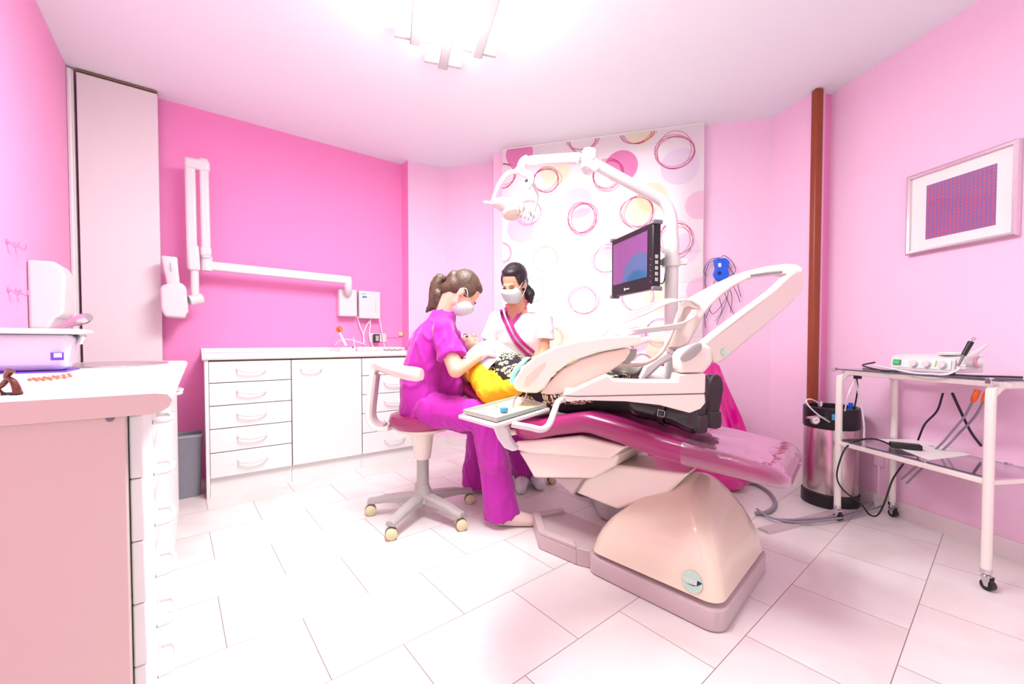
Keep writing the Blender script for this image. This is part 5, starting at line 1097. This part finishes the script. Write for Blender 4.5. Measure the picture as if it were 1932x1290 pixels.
def surg_mask(par, P, x, f, up, name='face_mask'):
    R = []
    for k in range(9):                      # rows from nose bridge to under the chin
        t = k / 8; z = .002 - .108 * t; bul = .116 - .012 * (2 * t - .75) ** 2 * 2 if True else 0
        fr = [.108, .120, .122, .119, .114, .110, .104, .094, .074][k]; hw = [.046, .056, .062, .064, .064, .062, .058, .050, .040][k]; bk = [.068, .056, .048, .042, .038, .036, .034, .034, .04][k]
        row = []
        for i in range(15):
            a = math.pi * i / 14; row.append(P(-hw * math.cos(a), bk + (fr - bk) * math.sin(a) ** .75 if 0 < i < 14 else bk, z + (.002 if k % 2 else 0)))
        inn = [p - f * .004 for p in row[::-1]]
        R.append(row + inn)
    mb = MB(); mb.rings(R); mk = mb.build(name, m_mask, par, ang=80)
    for s in (-1, 1):
        mb = MB(); mb.tube([P(s * .057, .058, -.012), P(s * .072, .03, .012), P(s * .079, .0, .026), P(s * .080, -.018, .008), P(s * .078, -.014, -.02), P(s * .07, .02, -.055), P(s * .056, .045, -.082)], .0022, 6, sm=4); mb.build('ear_loop', m_wirew, mk)
    return mk
def hand_prims(mb, wr, d, n, side, curl=.9, sc=1.0, thumb=.6):
    """wr: wrist, d: to the fingers, n: back of the hand, side: +1 or -1 for the thumb side"""
    d = V(d).normalized(); n = V(n); n = (n - d * n.dot(d)).normalized(); s = d.cross(n) * side
    L = .085 * sc
    mb.cap(wr + s * .018 * sc, wr + d * L + s * .028 * sc, .017 * sc, .0145 * sc); mb.cap(wr - s * .012 * sc, wr + d * L * .95 - s * .026 * sc, .016 * sc, .0135 * sc); mb.cap(wr, wr + d * L, .018 * sc, .0145 * sc)
    for i, (off, ln) in enumerate(((.030, .066), (.011, .076), (-.009, .070), (-.028, .055))):
        p = wr + d * L + s * off * sc; a = 0; ln *= sc
        for j, fr in enumerate((.42, .33, .25)):
            a += curl * (.45 + .12 * j) + .04 * i; q = p + (d * math.cos(a) - n * math.sin(a) + s * (off * .6)).normalized() * ln * fr
            mb.cap(p, q, (.0088 - .0008 * j) * sc, (.0082 - .0009 * j) * sc); p = q
    p = wr + d * .018 * sc + s * .022 * sc; q = p + (d * .55 + s * .75 - n * .3).normalized() * .038 * sc; mb.cap(p, q, .0125 * sc, .0105 * sc); r = q + (d * .85 + s * .15 - n * thumb).normalized() * .032 * sc; mb.cap(q, r, .0102 * sc, .009 * sc); t = r + (d * .9 - s * .2 - n * thumb).normalized() * .024 * sc; mb.cap(r, t, .009 * sc, .0075 * sc)
def torso(mb, rows):      # rows: centre, lateral vec, forward vec (already scaled)
    R = []
    for c, l, f in rows:
        R.append([V(c) + V(l) * math.cos(a) * (abs(math.cos(a)) ** -.12 if abs(math.cos(a)) > .05 else 1) + V(f) * math.sin(a) for a in [2 * math.pi * k / 28 for k in range(28)]])
    mb.rings(R)
# ------------------------------------------------------------------ dentist in purple
d1 = thing('person', (-.5, 2.36, 0), 'person in purple scrubs with brown ponytail, glasses and mask, seated in profile treating the patient', 'person')
F1 = V((.98, .2, 0)).normalized(); L1 = V((-.2, .98, 0)).normalized()
hc1 = at(872, 553, 2.34); hf = V((.60, .12, -.78)); hu = V((.8, .1, .60))
b = MB(); P, x, f, up = head_prims(b, hc1, hf, hu, .98)
nb = at(838, 596, 2.36); b.cap(P(0, -.03, -.055), nb, .05, .058)
shN, shF = at(834, 622, 2.21), at(838, 618, 2.54)
b.cap(shN, shF, .055, .055); chest = at(818, 660, 2.37); pel = at(802, 760, 2.37)
torso(b, [(pel + V((0, 0, -.06)), L1 * .15, F1 * .11), (pel, L1 * .16, F1 * .12), (at(797, 710, 2.37), L1 * .13, F1 * .10), (chest, L1 * .15, F1 * .11), (at(826, 620, 2.37), L1 * .15, F1 * .08), (at(834, 604, 2.37), L1 * .07, F1 * .05)])
elN, wrN = at(860, 698, 2.13), at(908, 668, 2.30)
elF, wrF = at(880, 692, 2.62), at(902, 660, 2.56)
b.cap(shN, elN, .05, .042); b.cap(elN, wrN, .041, .027); b.cap(shF, elF, .05, .042); b.cap(elF, wrF, .041, .027)
hipN, hipF = at(812, 772, 2.27), at(815, 772, 2.47)
knN, knF = at(912, 786, 2.15), at(905, 800, 2.62)
anN, anF = at(950, 955, 2.22), at(897, 905, 2.72)
b.cap(hipN, knN, .085, .058); b.cap(knN, anN, .055, .036); b.cap(hipF, knF, .085, .058); b.cap(knF, anF, .055, .036)
b.cap(anN, anN + V((.03, 0, -.03)), .034, .03); b.cap(anF, anF + V((.03, 0, -.02)), .034, .03)
hand_prims(b, wrN, at(935, 655, 2.46) - wrN, V((-.1, -.3, 1)), 1, .8); hand_prims(b, wrF, at(935, 652, 2.50) - wrF, V((0, .3, 1)), -1, .8)
blob('body', b, m_skin2, d1, .0075, 2)
face_parts(d1, P, x, f, up, m_hairb)
surg_mask(d1, P, x, f, up)
# gloves
g_ = MB(); hand_prims(g_, wrN, at(935, 655, 2.46) - wrN, V((-.1, -.3, 1)), 1, .8, 1.1); g_.cap(wrN - (wrN - elN).normalized() * .015, wrN, .032, .03)
blob('glove', g_, m_glove, d1, .0045, 2)
g_ = MB(); hand_prims(g_, wrF, at(935, 652, 2.50) - wrF, V((0, .3, 1)), -1, .8, 1.1); g_.cap(wrF - (wrF - elF).normalized() * .02, wrF, .032, .03)
blob('glove', g_, m_glove, d1, .0045, 2)
# hair with ponytail
h = MB(); h.ell(P(0, -.028, .046), (.080, .090, .084), ax=x, az=up); h.ell(P(0, -.055, .0), (.070, .062, .07), ax=x, az=up); h.ell(P(0, -.068, -.035), (.058, .04, .055), ax=x, az=up)
for s in (-1, 1): h.ell(P(s * .054, -.004, .035), (.025, .056, .05), ax=x, az=up)
h.ell(P(0, .012, .088), (.055, .055, .03), ax=x, az=up)
tie = at(843, 527, 2.35); h.cap(P(0, -.10, .02), tie, .04, .014)
hair = blob('hair', h, m_hairb, d1, .006, 3, wr=.003, wrs=26, aniso=(1, .4, .4))
h = MB(); T = [tie, at(830, 524, 2.35), at(822, 540, 2.35), at(820, 560, 2.35), at(815, 577, 2.35), at(804, 588, 2.35)]; rr_ = [.012, .027, .035, .034, .024, .005]
for i in range(5): h.cap(T[i], T[i + 1], rr_[i], rr_[i + 1])
h.cap(at(832, 540, 2.35), at(838, 572, 2.36), .022, .008); h.cap(at(826, 555, 2.33), at(824, 584, 2.34), .026, .008)
blob('ponytail', h, m_hairb, hair, .006, 3, wr=.006, wrs=24, aniso=(2, 2, .4))
mb = MB(); mb.ell(tie, (.014, .02, .018)); tag(mb.build('hair_tie', m_black, hair), 'black hair tie')
# glasses
gl_ = MB(); 
for s in (-1, 1):
    pts = [P(s * .032 + .022 * math.cos(t * math.pi / 8), .106, .0 + .016 * math.sin(t * math.pi / 8)) for t in range(16)]; gl_.tube(pts, .0014, 6, closed=True)
    gl_.tube([P(s * .054, .104, .004), P(s * .074, .04, .006), P(s * .076, -.005, .006)], .0013, 6)
gl_.tube([P(-.01, .106, .004), P(.01, .106, .004)], .0014, 6); gls = gl_.build('glasses', m_chrome, d1)
mb = MB(); mb.ell(P(.078, .0, -.045), (.004, .004, .006), seg=10); mb.build('earring', m_chrome, d1)
# tunic
t = MB()
torso(t, [(at(804, 782, 2.37), L1 * .185, F1 * .145), (at(802, 760, 2.37), L1 * .18, F1 * .14), (at(798, 722, 2.37), L1 * .165, F1 * .125), (at(803, 690, 2.37), L1 * .17, F1 * .125), (at(812, 655, 2.37), L1 * .178, F1 * .12), (at(820, 630, 2.37), L1 * .18, F1 * .115), (at(827, 610, 2.37), L1 * .15, F1 * .085), (at(834, 596, 2.37), L1 * .09, F1 * .07), (at(838, 586, 2.37), L1 * .066, F1 * .062)])
t.cap(shN, shF, .062, .062); 
slN = shN.lerp(elN, .70); slF = shF.lerp(elF, .80)
t.cap(shN, shN, .060, .060); t.cone(shN, slN, .060, .076, flat=((0, 1, 0), .9)); t.cap(shF, shF, .06, .06); t.cone(shF, slF, .06, .074)
t.cap(at(850, 735, 2.37), at(822, 650, 2.37), .09, .10)
t.cap(at(780, 712, 2.37), at(792, 655, 2.37), .055, .075)
blob('tunic', t, m_scrub, d1, .0085, 3, wr=.020, wrs=8, aniso=(1.6, 1, .7), seed=3)
# trousers
t = MB(); t.cap(hipN, knN, .098, .083); t.cap(knN, anN.lerp(knN, .5), .083, .078); t.cone(anN.lerp(knN, .5), anN + V((-.01, 0, -.055)), .078, .096, flat=((0, 1, 0), .8))
t.cap(hipF, knF, .098, .083); t.cap(knF, anF.lerp(knF, .5), .082, .08); t.cone(anF.lerp(knF, .5), anF + V((0, 0, -.03)), .08, .094, flat=((0, 1, 0), .85)); t.cap(hipN, hipF, .11, .11)
blob('trousers', t, m_scrub, d1, .0085, 3, wr=.014, wrs=8, aniso=(1.6, 1.6, .5), seed=8)
for an, name in ((anN, 'clog'), (anF, 'clog')):
    s_ = MB(); z_ = .001; a_ = V((an.x + .005, an.y, 0)); s_.cap(a_ + V((-.02, 0, .04)), a_ + V((.05, -.005, .045)), .04, .046, flat=((0, 0, 1), .95)); s_.cap(a_ + V((.05, 0, .042)), a_ + V((.14, -.01, .033)), .044, .032)
    ob = blob(name, s_, m_beige, d1, .006, 3)
    for vt in ob.data.vertices: vt.co.z = max(vt.co.z, .004)
# ------------------------------------------------------------------ assistant in white
YA2 = 2.76
d2 = thing('person', (.06, 3.02, 0), 'person in white uniform with magenta trim, dark hair and mask, behind the patient', 'person')
hc2 = at(970, 536, 2.66); hf = V((-.42, -.72, -.42)); hu = V((.0, -.15, 1))
b = MB(); P, x, f, up = head_prims(b, hc2, hf, hu, .98)
nk = at(982, 585, 2.76); b.cap(P(0, -.03, -.06), nk, .045, .048)
sL, sR = at(936, 602, 2.78), at(1028, 600, 2.80); b.cap(sL, sR, .036, .036)
X2 = V((1, .05, 0)).normalized(); Y2 = V((-.05, 1, 0)).normalized()
pel2 = at(985, 745, 2.98)
torso(b, [(pel2 + V((0, 0, -.08)), X2 * .15, Y2 * .11), (pel2, X2 * .16, Y2 * .12), (at(983, 690, 2.9), X2 * .13, Y2 * .1), (at(982, 640, 2.84), X2 * .135, Y2 * .09), (at(982, 605, 2.81), X2 * .12, Y2 * .06), (at(982, 592, 2.80), X2 * .06, Y2 * .045)])
eL, wL = at(918, 655, 2.82), at(930, 672, 2.66); eR, wR = at(1026, 668, 2.78), at(990, 694, 2.60)
b.cap(sL, eL, .038, .037); b.cap(eL, wL, .036, .025); b.cap(sR, eR, .038, .04); b.cap(eR, wR, .039, .027)
hand_prims(b, wL, at(925, 655, 2.5) - wL, V((0, -.4, 1)), 1, .7); hand_prims(b, wR, V((-.8, -.5, 0)), V((0, -.1, 1)), 1, .6)
k1, k2 = at(960, 775, 2.72), at(1015, 770, 2.74); a1_, a2_ = at(985, 890, 2.84), at(1008, 893, 2.90)
h1, h2 = pel2 + X2 * -.08, pel2 + X2 * .08
b.cap(h1, k1, .08, .055); b.cap(h2, k2, .08, .055); b.cap(k1, a1_, .052, .034); b.cap(k2, a2_, .052, .034)
blob('body', b, m_skin, d2, .0075, 2)
face_parts(d2, P, x, f, up, m_hairk); surg_mask(d2, P, x, f, up)
g_ = MB(); hand_prims(g_, wL, at(925, 655, 2.5) - wL, V((0, -.4, 1)), 1, .7, 1.12); g_.cap(wL, wL.lerp(eL, .25), .03, .032); blob('glove', g_, m_glove, d2, .0045, 2)
g_ = MB(); hand_prims(g_, wR, V((-.8, -.5, 0)), V((0, -.1, 1)), 1, .6, 1.12); g_.cap(wR, wR.lerp(eR, .2), .03, .032); blob('glove', g_, m_glove, d2, .0045, 2)
h = MB(); h.ell(P(0, -.024, .050), (.082, .092, .084), ax=x, az=up); h.ell(P(0, -.05, .0), (.072, .066, .075), ax=x, az=up)
for s in (-1, 1): h.ell(P(s * .057, -.006, .035), (.025, .054, .05), ax=x, az=up)
h.ell(P(0.0, .02, .09), (.06, .052, .028), ax=x, az=up)
hair = blob('hair', h, m_hairk, d2, .006, 3, wr=.002, wrs=26)
h = MB(); bn_ = at(999, 556, 2.72); h.ell(bn_, (.036, .035, .042)); h.cap(bn_, P(0, -.1, -.01), .03, .03); h.cap(bn_, bn_ + V((.01, -.02, -.055)), .03, .012); blob('hair_bun', h, m_hairk, hair, .006, 3, wr=.008, wrs=30)
# white uniform
t = MB()
torso(t, [(pel2 + V((0, -.02, -.05)), X2 * .17, Y2 * .13), (at(985, 715, 2.93), X2 * .165, Y2 * .13), (at(983, 680, 2.88), X2 * .15, Y2 * .12), (at(982, 645, 2.83), X2 * .165, Y2 * .125), (at(982, 615, 2.80), X2 * .165, Y2 * .105), (at(982, 598, 2.79), X2 * .13, Y2 * .075), (at(983, 590, 2.785), X2 * .085, Y2 * .05)])
t.cap(sL + V((0, .01, -.004)), sR + V((0, .01, -.004)), .052, .052); t.cap(sL, sL, .052, .052); t.cone(sL, sL.lerp(eL, .72), .050, .062); t.cap(sR, sR, .053, .053); t.cone(sR, sR.lerp(eR, .60), .052, .074)
un = blob('uniform', t, m_wcloth, d2, .0075, 3, wr=.007, wrs=6, seed=5)
# neckline and trims wrap over the uniform: project strips on its surface
from mathutils.bvhtree import BVHTree
def surf_strip(name, ob, line, wpx, m, par, lift=.0025, thk=.0015):
    off = OFF[ob.name]; bv = BVHTree.FromPolygons([tuple(v_.co + off) for v_ in ob.data.vertices], [tuple(p.vertices) for p in ob.data.polygons])
    pts = [V((u, v, 0)) for u, v in line]; pts = catmull(pts, 8); L_, R_ = [], []
    for i, p in enumerate(pts):
        d = (pts[min(i + 1, len(pts) - 1)] - pts[max(i - 1, 0)]).normalized(); n = V((-d.y, d.x, 0)); ok = []
        for s in (-1, 1):
            q = p + n * s * wpx / 2; r_ = ray(q.x, q.y).normalized(); h_ = bv.ray_cast(V((0, 0, CAMZ)), r_)
            if h_[0] is None: ok.append(at(q.x, q.y, (L_[-1].y if L_ else 2.66))); continue
            nn = h_[1] if h_[1].dot(r_) < 0 else -h_[1]; ok.append(h_[0] - r_ * (lift + .004))
        if len(ok) == 2: L_.append(ok[0]); R_.append(ok[1])
    mb = MB(); rg = []
    for l, r in zip(L_, R_): nb_ = V((0, -thk, thk)); rg.append([l, r, r + nb_, l + nb_])
    if len(rg) > 1: mb.rings(rg); return mb.build(name, m, par)
neck_pts = [(951, 572), (954, 585), (958, 597), (965, 611), (975, 600), (986, 586), (997, 568)]
off = OFF[un.name]; bvu = BVHTree.FromPolygons([tuple(v_.co + off) for v_ in un.data.vertices], [tuple(p.vertices) for p in un.data.polygons])
mb = MB(); ring_ = []
for u, v in [(953, 574), (956, 588), (960, 600), (965.5, 609), (974, 599), (985, 586), (996, 572), (975, 566)]:
    r_ = ray(u, v).normalized(); hh = bvu.ray_cast(V((0, 0, CAMZ)), r_); ring_.append((hh[0] if hh[0] else at(u, v, 2.72)) - r_ * .006)
cn_ = sum(ring_, V()) / len(ring_) 
mb.add(ring_ + [p - ray(970, 590).normalized() * -.004 for p in ring_] , [list(range(8))] + [[8 + i for i in range(8)][::-1]] + [[i, (i + 1) % 8, 8 + (i + 1) % 8, 8 + i] for i in range(8)])
mb.build('neck_opening', m_skin, d2)
surf_strip('collar_trim', un, [(965, 611), (975, 599), (986, 584), (997, 567)], 5.5, m_mag, d2, .010)
surf_strip('wrap_trim', un, [(954, 580), (956, 590), (964, 610), (975, 632), (990, 650), (1008, 665)], 5.5, m_mag, d2, .008)
surf_strip('wrap_trim', un, [(945, 584), (948, 595), (956, 614), (968, 638), (983, 657), (1002, 674)], 5.5, m_mag, d2, .006)
mb = MB(); mb.ell(at(967, 597, 2.60), (.003, .002, .006), seg=8); 
t = MB(); t.cap(h1, k1, .095, .075); t.cap(h2, k2, .095, .075); t.cap(k1, a1_, .07, .065); t.cap(k2, a2_, .07, .055); t.cap(h1, h2, .1, .1)
blob('trousers', t, m_scrub, d2, .0085, 3, wr=.008, wrs=8, aniso=(1.6, 1.6, .5))
m_clog = mat('white_clog_rubber', (236, 232, 236), .5)
for k, an in enumerate((a1_, a2_)):
    s_ = MB(); a_ = V((an.x, an.y - .02, 0)); dd = V((.25, -.97, 0)).normalized() if k else V((-.1, -1, 0)).normalized(); s_.cap(a_ + V((0, 0, .042)) - dd * .03, a_ + dd * .05 + V((0, 0, .045)), .04, .046); s_.cap(a_ + dd * .05 + V((0, 0, .043)), a_ + dd * .13 + V((0, 0, .035)), .045, .036)
    ob = blob('clog', s_, m_clog, d2, .006, 3)
    for vt in ob.data.vertices: vt.co.z = max(vt.co.z, .004)
    for i in range(9):
        q = a_ + dd * (.06 + .022 * (i // 3)) + V((-dd.y, dd.x, 0)) * (.02 * (i % 3 - 1)); hm = MB(); hm.ell(q + V((0, 0, .088 - .008 * (i // 3) - .006 * abs(i % 3 - 1))), (.004, .004, .003), seg=8); hm.build('vent_hole', m_navy, ob)
# ------------------------------------------------------------------ patient
pt = thing('person', CH(1.0, .25, .60), 'person lying on the treatment chair in a yellow cardigan, patterned dress, black leggings and boots', 'person')
def PC(s, o, dz): return CH(s, o, smz(s) + dz)
b = MB(); hcp = PC(1.74, .25, .10); bd = (PC(1.8, .25, 0) - PC(1.5, .25, 0)).normalized(); nrm = WD.cross(bd).normalized()
if nrm.z < 0: nrm = -nrm
P, x, f, up = head_prims(b, hcp, nrm + V((0, 0, .1)), bd, .98)
b.cap(P(0, -.03, -.06), PC(1.56, .25, .09), .05, .06)
sN, sF = PC(1.50, .07, .10), PC(1.50, .43, .10); b.cap(sN, sF, .055, .055)
torso(b, [(PC(.86, .25, .11), WD * .16, nrm * .10), (PC(1.0, .25, .13), WD * .165, nrm * .12), (PC(1.15, .25, .13), WD * .14, nrm * .10), (PC(1.35, .25, .12), WD * .15, nrm * .10), (PC(1.5, .25, .10), WD * .14, nrm * .08), (PC(1.56, .25, .09), WD * .07, nrm * .05)])
eN = PC(1.27, -.035, .10); wN = at(978, 728, 2.0); eF = PC(1.22, .52, .12); wF = PC(1.02, .35, .26)
b.cap(sN, eN, .045, .038); b.cap(eN, wN, .036, .025); b.cap(sF, eF, .045, .038); b.cap(eF, wF, .036, .025)
hand_prims(b, wN, V((.5, .2, .05)), V((-.1, 0, 1)), -1, .5); hand_prims(b, wF, V((.6, -.3, -.1)), V((0, 0, 1)), 1, .5)
hN, hF_ = PC(.92, .17, .09), PC(.92, .34, .09); kN, kF = PC(.66, .15, .07), PC(.66, .35, .075); aN, aF = PC(.40, .13, .075), PC(.385, .36, .065)
b.cap(hN, kN, .085, .055); b.cap(hF_, kF, .085, .055); b.cap(kN, aN, .052, .035); b.cap(kF, aF, .052, .035)
b.cap(aN, aN + V((0, 0, .08)) - DH * .03, .035, .028); b.cap(aF, aF + V((0, 0, .08)) - DH * .03, .035, .028)
blob('body', b, m_skin2, pt, .008, 2); face_parts(pt, P, x, f, up, m_hairb)
h = MB(); h.ell(P(0, -.03, .045), (.082, .09, .085), ax=x, az=up); h.ell(P(0, -.06, .0), (.08, .055, .09), ax=x, az=up); blob('hair', h, m_hairb, pt, .006, 3, wr=.004, wrs=26)
t = MB()
torso(t, [(PC(.725, .25, .08), WD * .205, nrm * .085), (PC(.85, .25, .09), WD * .20, nrm * .10), (PC(.95, .25, .12), WD * .19, nrm * .13), (PC(1.08, .25, .15), WD * .18, nrm * .155), (PC(1.18, .25, .165), WD * .165, nrm * .155), (PC(1.30, .25, .145), WD * .16, nrm * .125), (PC(1.45, .25, .12), WD * .15, nrm * .105)])
blob('dress', t, m_dress, pt, .008, 3, wr=.010, wrs=7)
t = MB(); t.cap(sN, eN, .062, .06); t.cap(eN, wN.lerp(eN, .05), .06, .04); t.cap(sF, eF, .062, .056); t.cap(eF, wF, .054, .036); t.cap(PC(1.5, .1, .08), PC(1.25, .05, .07), .075, .07); t.cap(PC(1.5, .40, .08), PC(1.25, .45, .07), .075, .07); t.cap(sN, sF, .06, .06)
blob('cardigan', t, m_yel, pt, .0075, 3, wr=.013, wrs=8, seed=2)
t = MB(); t.cap(PC(.95, .17, .09), kN, .09, .066); t.cap(kN, aN, .062, .050); t.cap(PC(.95, .34, .09), kF, .09, .066); t.cap(kF, aF, .062, .050)
blob('leggings', t, m_blk, pt, .0075, 3, wr=.003)
for (an, kn, rot_) in ((aN, kN, -14), (aF, kF, -32)):
    s_ = MB(); up_ = V((0, 0, 1)); fo = M.Rotation(math.radians(rot_), 3, 'Z') @ (-DH); wd_ = V((-fo.y, fo.x, 0))
    hl = an + fo * .085 + V((0, 0, -.03)); toe = hl + V((0, 0, .165)) + fo * .012
    s_.cap(kn.lerp(an, .45), an, .062, .050); s_.cap(an, hl, .052, .040, ); s_.cap(an + V((0, 0, .03)), hl + V((0, 0, .09)) - fo * .01, .045, .036); s_.cap(hl, toe, .038, .036, flat=(fo, .8)); s_.cap(an, hl + V((0, 0, .04)), .055, .04)
    bo_ = blob('boot', s_, m_boot, pt, .0065, 4, wr=.003, wrs=12)
    sf = hl + fo * .024; R = []
    pr_ = [(-.034, .002), (-.03, .026), (.0, .032), (.05, .027), (.10, .034), (.15, .040), (.19, .036), (.222, .022), (.232, .004)]
    outl = [(h_, w_) for h_, w_ in pr_] + [(h_, -w_) for h_, w_ in pr_[::-1]]
    mb = MB(); pl = [sf + V((0, 0, h_ * .86)) + wd_ * w_ + fo * (.012 * max(0, h_) / .2) for h_, w_ in outl]; mb.prism(pl, fo * .014); so_ = mb.build('sole', m_sole, bo_, bevel=.004)
    pl2 = [sf + V((0, 0, h_)) + wd_ * w_ + fo * .012 for h_, w_ in ((-.032, .004), (-.028, .026), (0, .031), (.04, .027), (.04, -.027), (0, -.031), (-.028, -.026), (-.032, -.004))]
    mb = MB(); mb.prism(pl2, fo * .014); mb.build('heel', m_sole, bo_, bevel=.003)
    dx_ = (an - kn).normalized(); c_ = an.lerp(kn, .1); xx, yy, zz_ = basis(dx_)
    mb = MB(); mb.rings([[c_ + dx_ * o_ + xx * math.cos(a) * r_ + yy * math.sin(a) * r_ for a in [2 * math.pi * k / 28 for k in range(28)]] for o_, r_ in ((-.012, .058), (-.012, .0615), (.012, .0605), (.012, .057))], caps=False, closed=True); stp = mb.build('strap', m_boot, bo_)
    q_ = c_ - WD * .062; n_ = -WD; mb = MB(); cs_ = [q_ + dx_ * (.014 * a_) + (dx_.cross(n_)) * (.012 * b_) for a_, b_ in ((-1, -1), (1, -1), (1, 1), (-1, 1))]; mb.tube(cs_, .0028, 8, closed=True); mb.build('buckle', m_chrome, bo_)
# bib: a draped sheet on the chest
vs = []; fs = []; NB = 18
for i in range(NB + 1):
    for j in range(NB + 1):
        s_ = 1.37 + .17 * i / NB; o_ = -.02 + .42 * j / NB; hgt = .245 - .9 * (o_ - .25) ** 2 * 2.2 - .25 * max(0, (1.34 - s_)); vs.append(PC(s_, o_, hgt + .004 * noise.noise(V((s_ * 20, o_ * 20, 0)))))
for i in range(NB):
    for j in range(NB): fs.append([i * (NB + 1) + j, i * (NB + 1) + j + 1, (i + 1) * (NB + 1) + j + 1, (i + 1) * (NB + 1) + j])
mb = MB(); mb.add(vs, fs); bb_ = mb.build('bib', m_bib); sl = bb_.modifiers.new('solid', 'SOLIDIFY'); sl.thickness = .002
tag(bb_, 'lilac white paper bib spread over the chest of the lying patient', 'bib')
mb = MB(); q0 = at(912, 652, 2.45); mb.tube([q0, at(905, 645, 2.42), at(896, 640, 2.40)], [.0016, .002, .003], 8); tag(mb.build('dental_probe', m_steel), 'thin steel probe held over the mouth of the patient', 'dental probe')
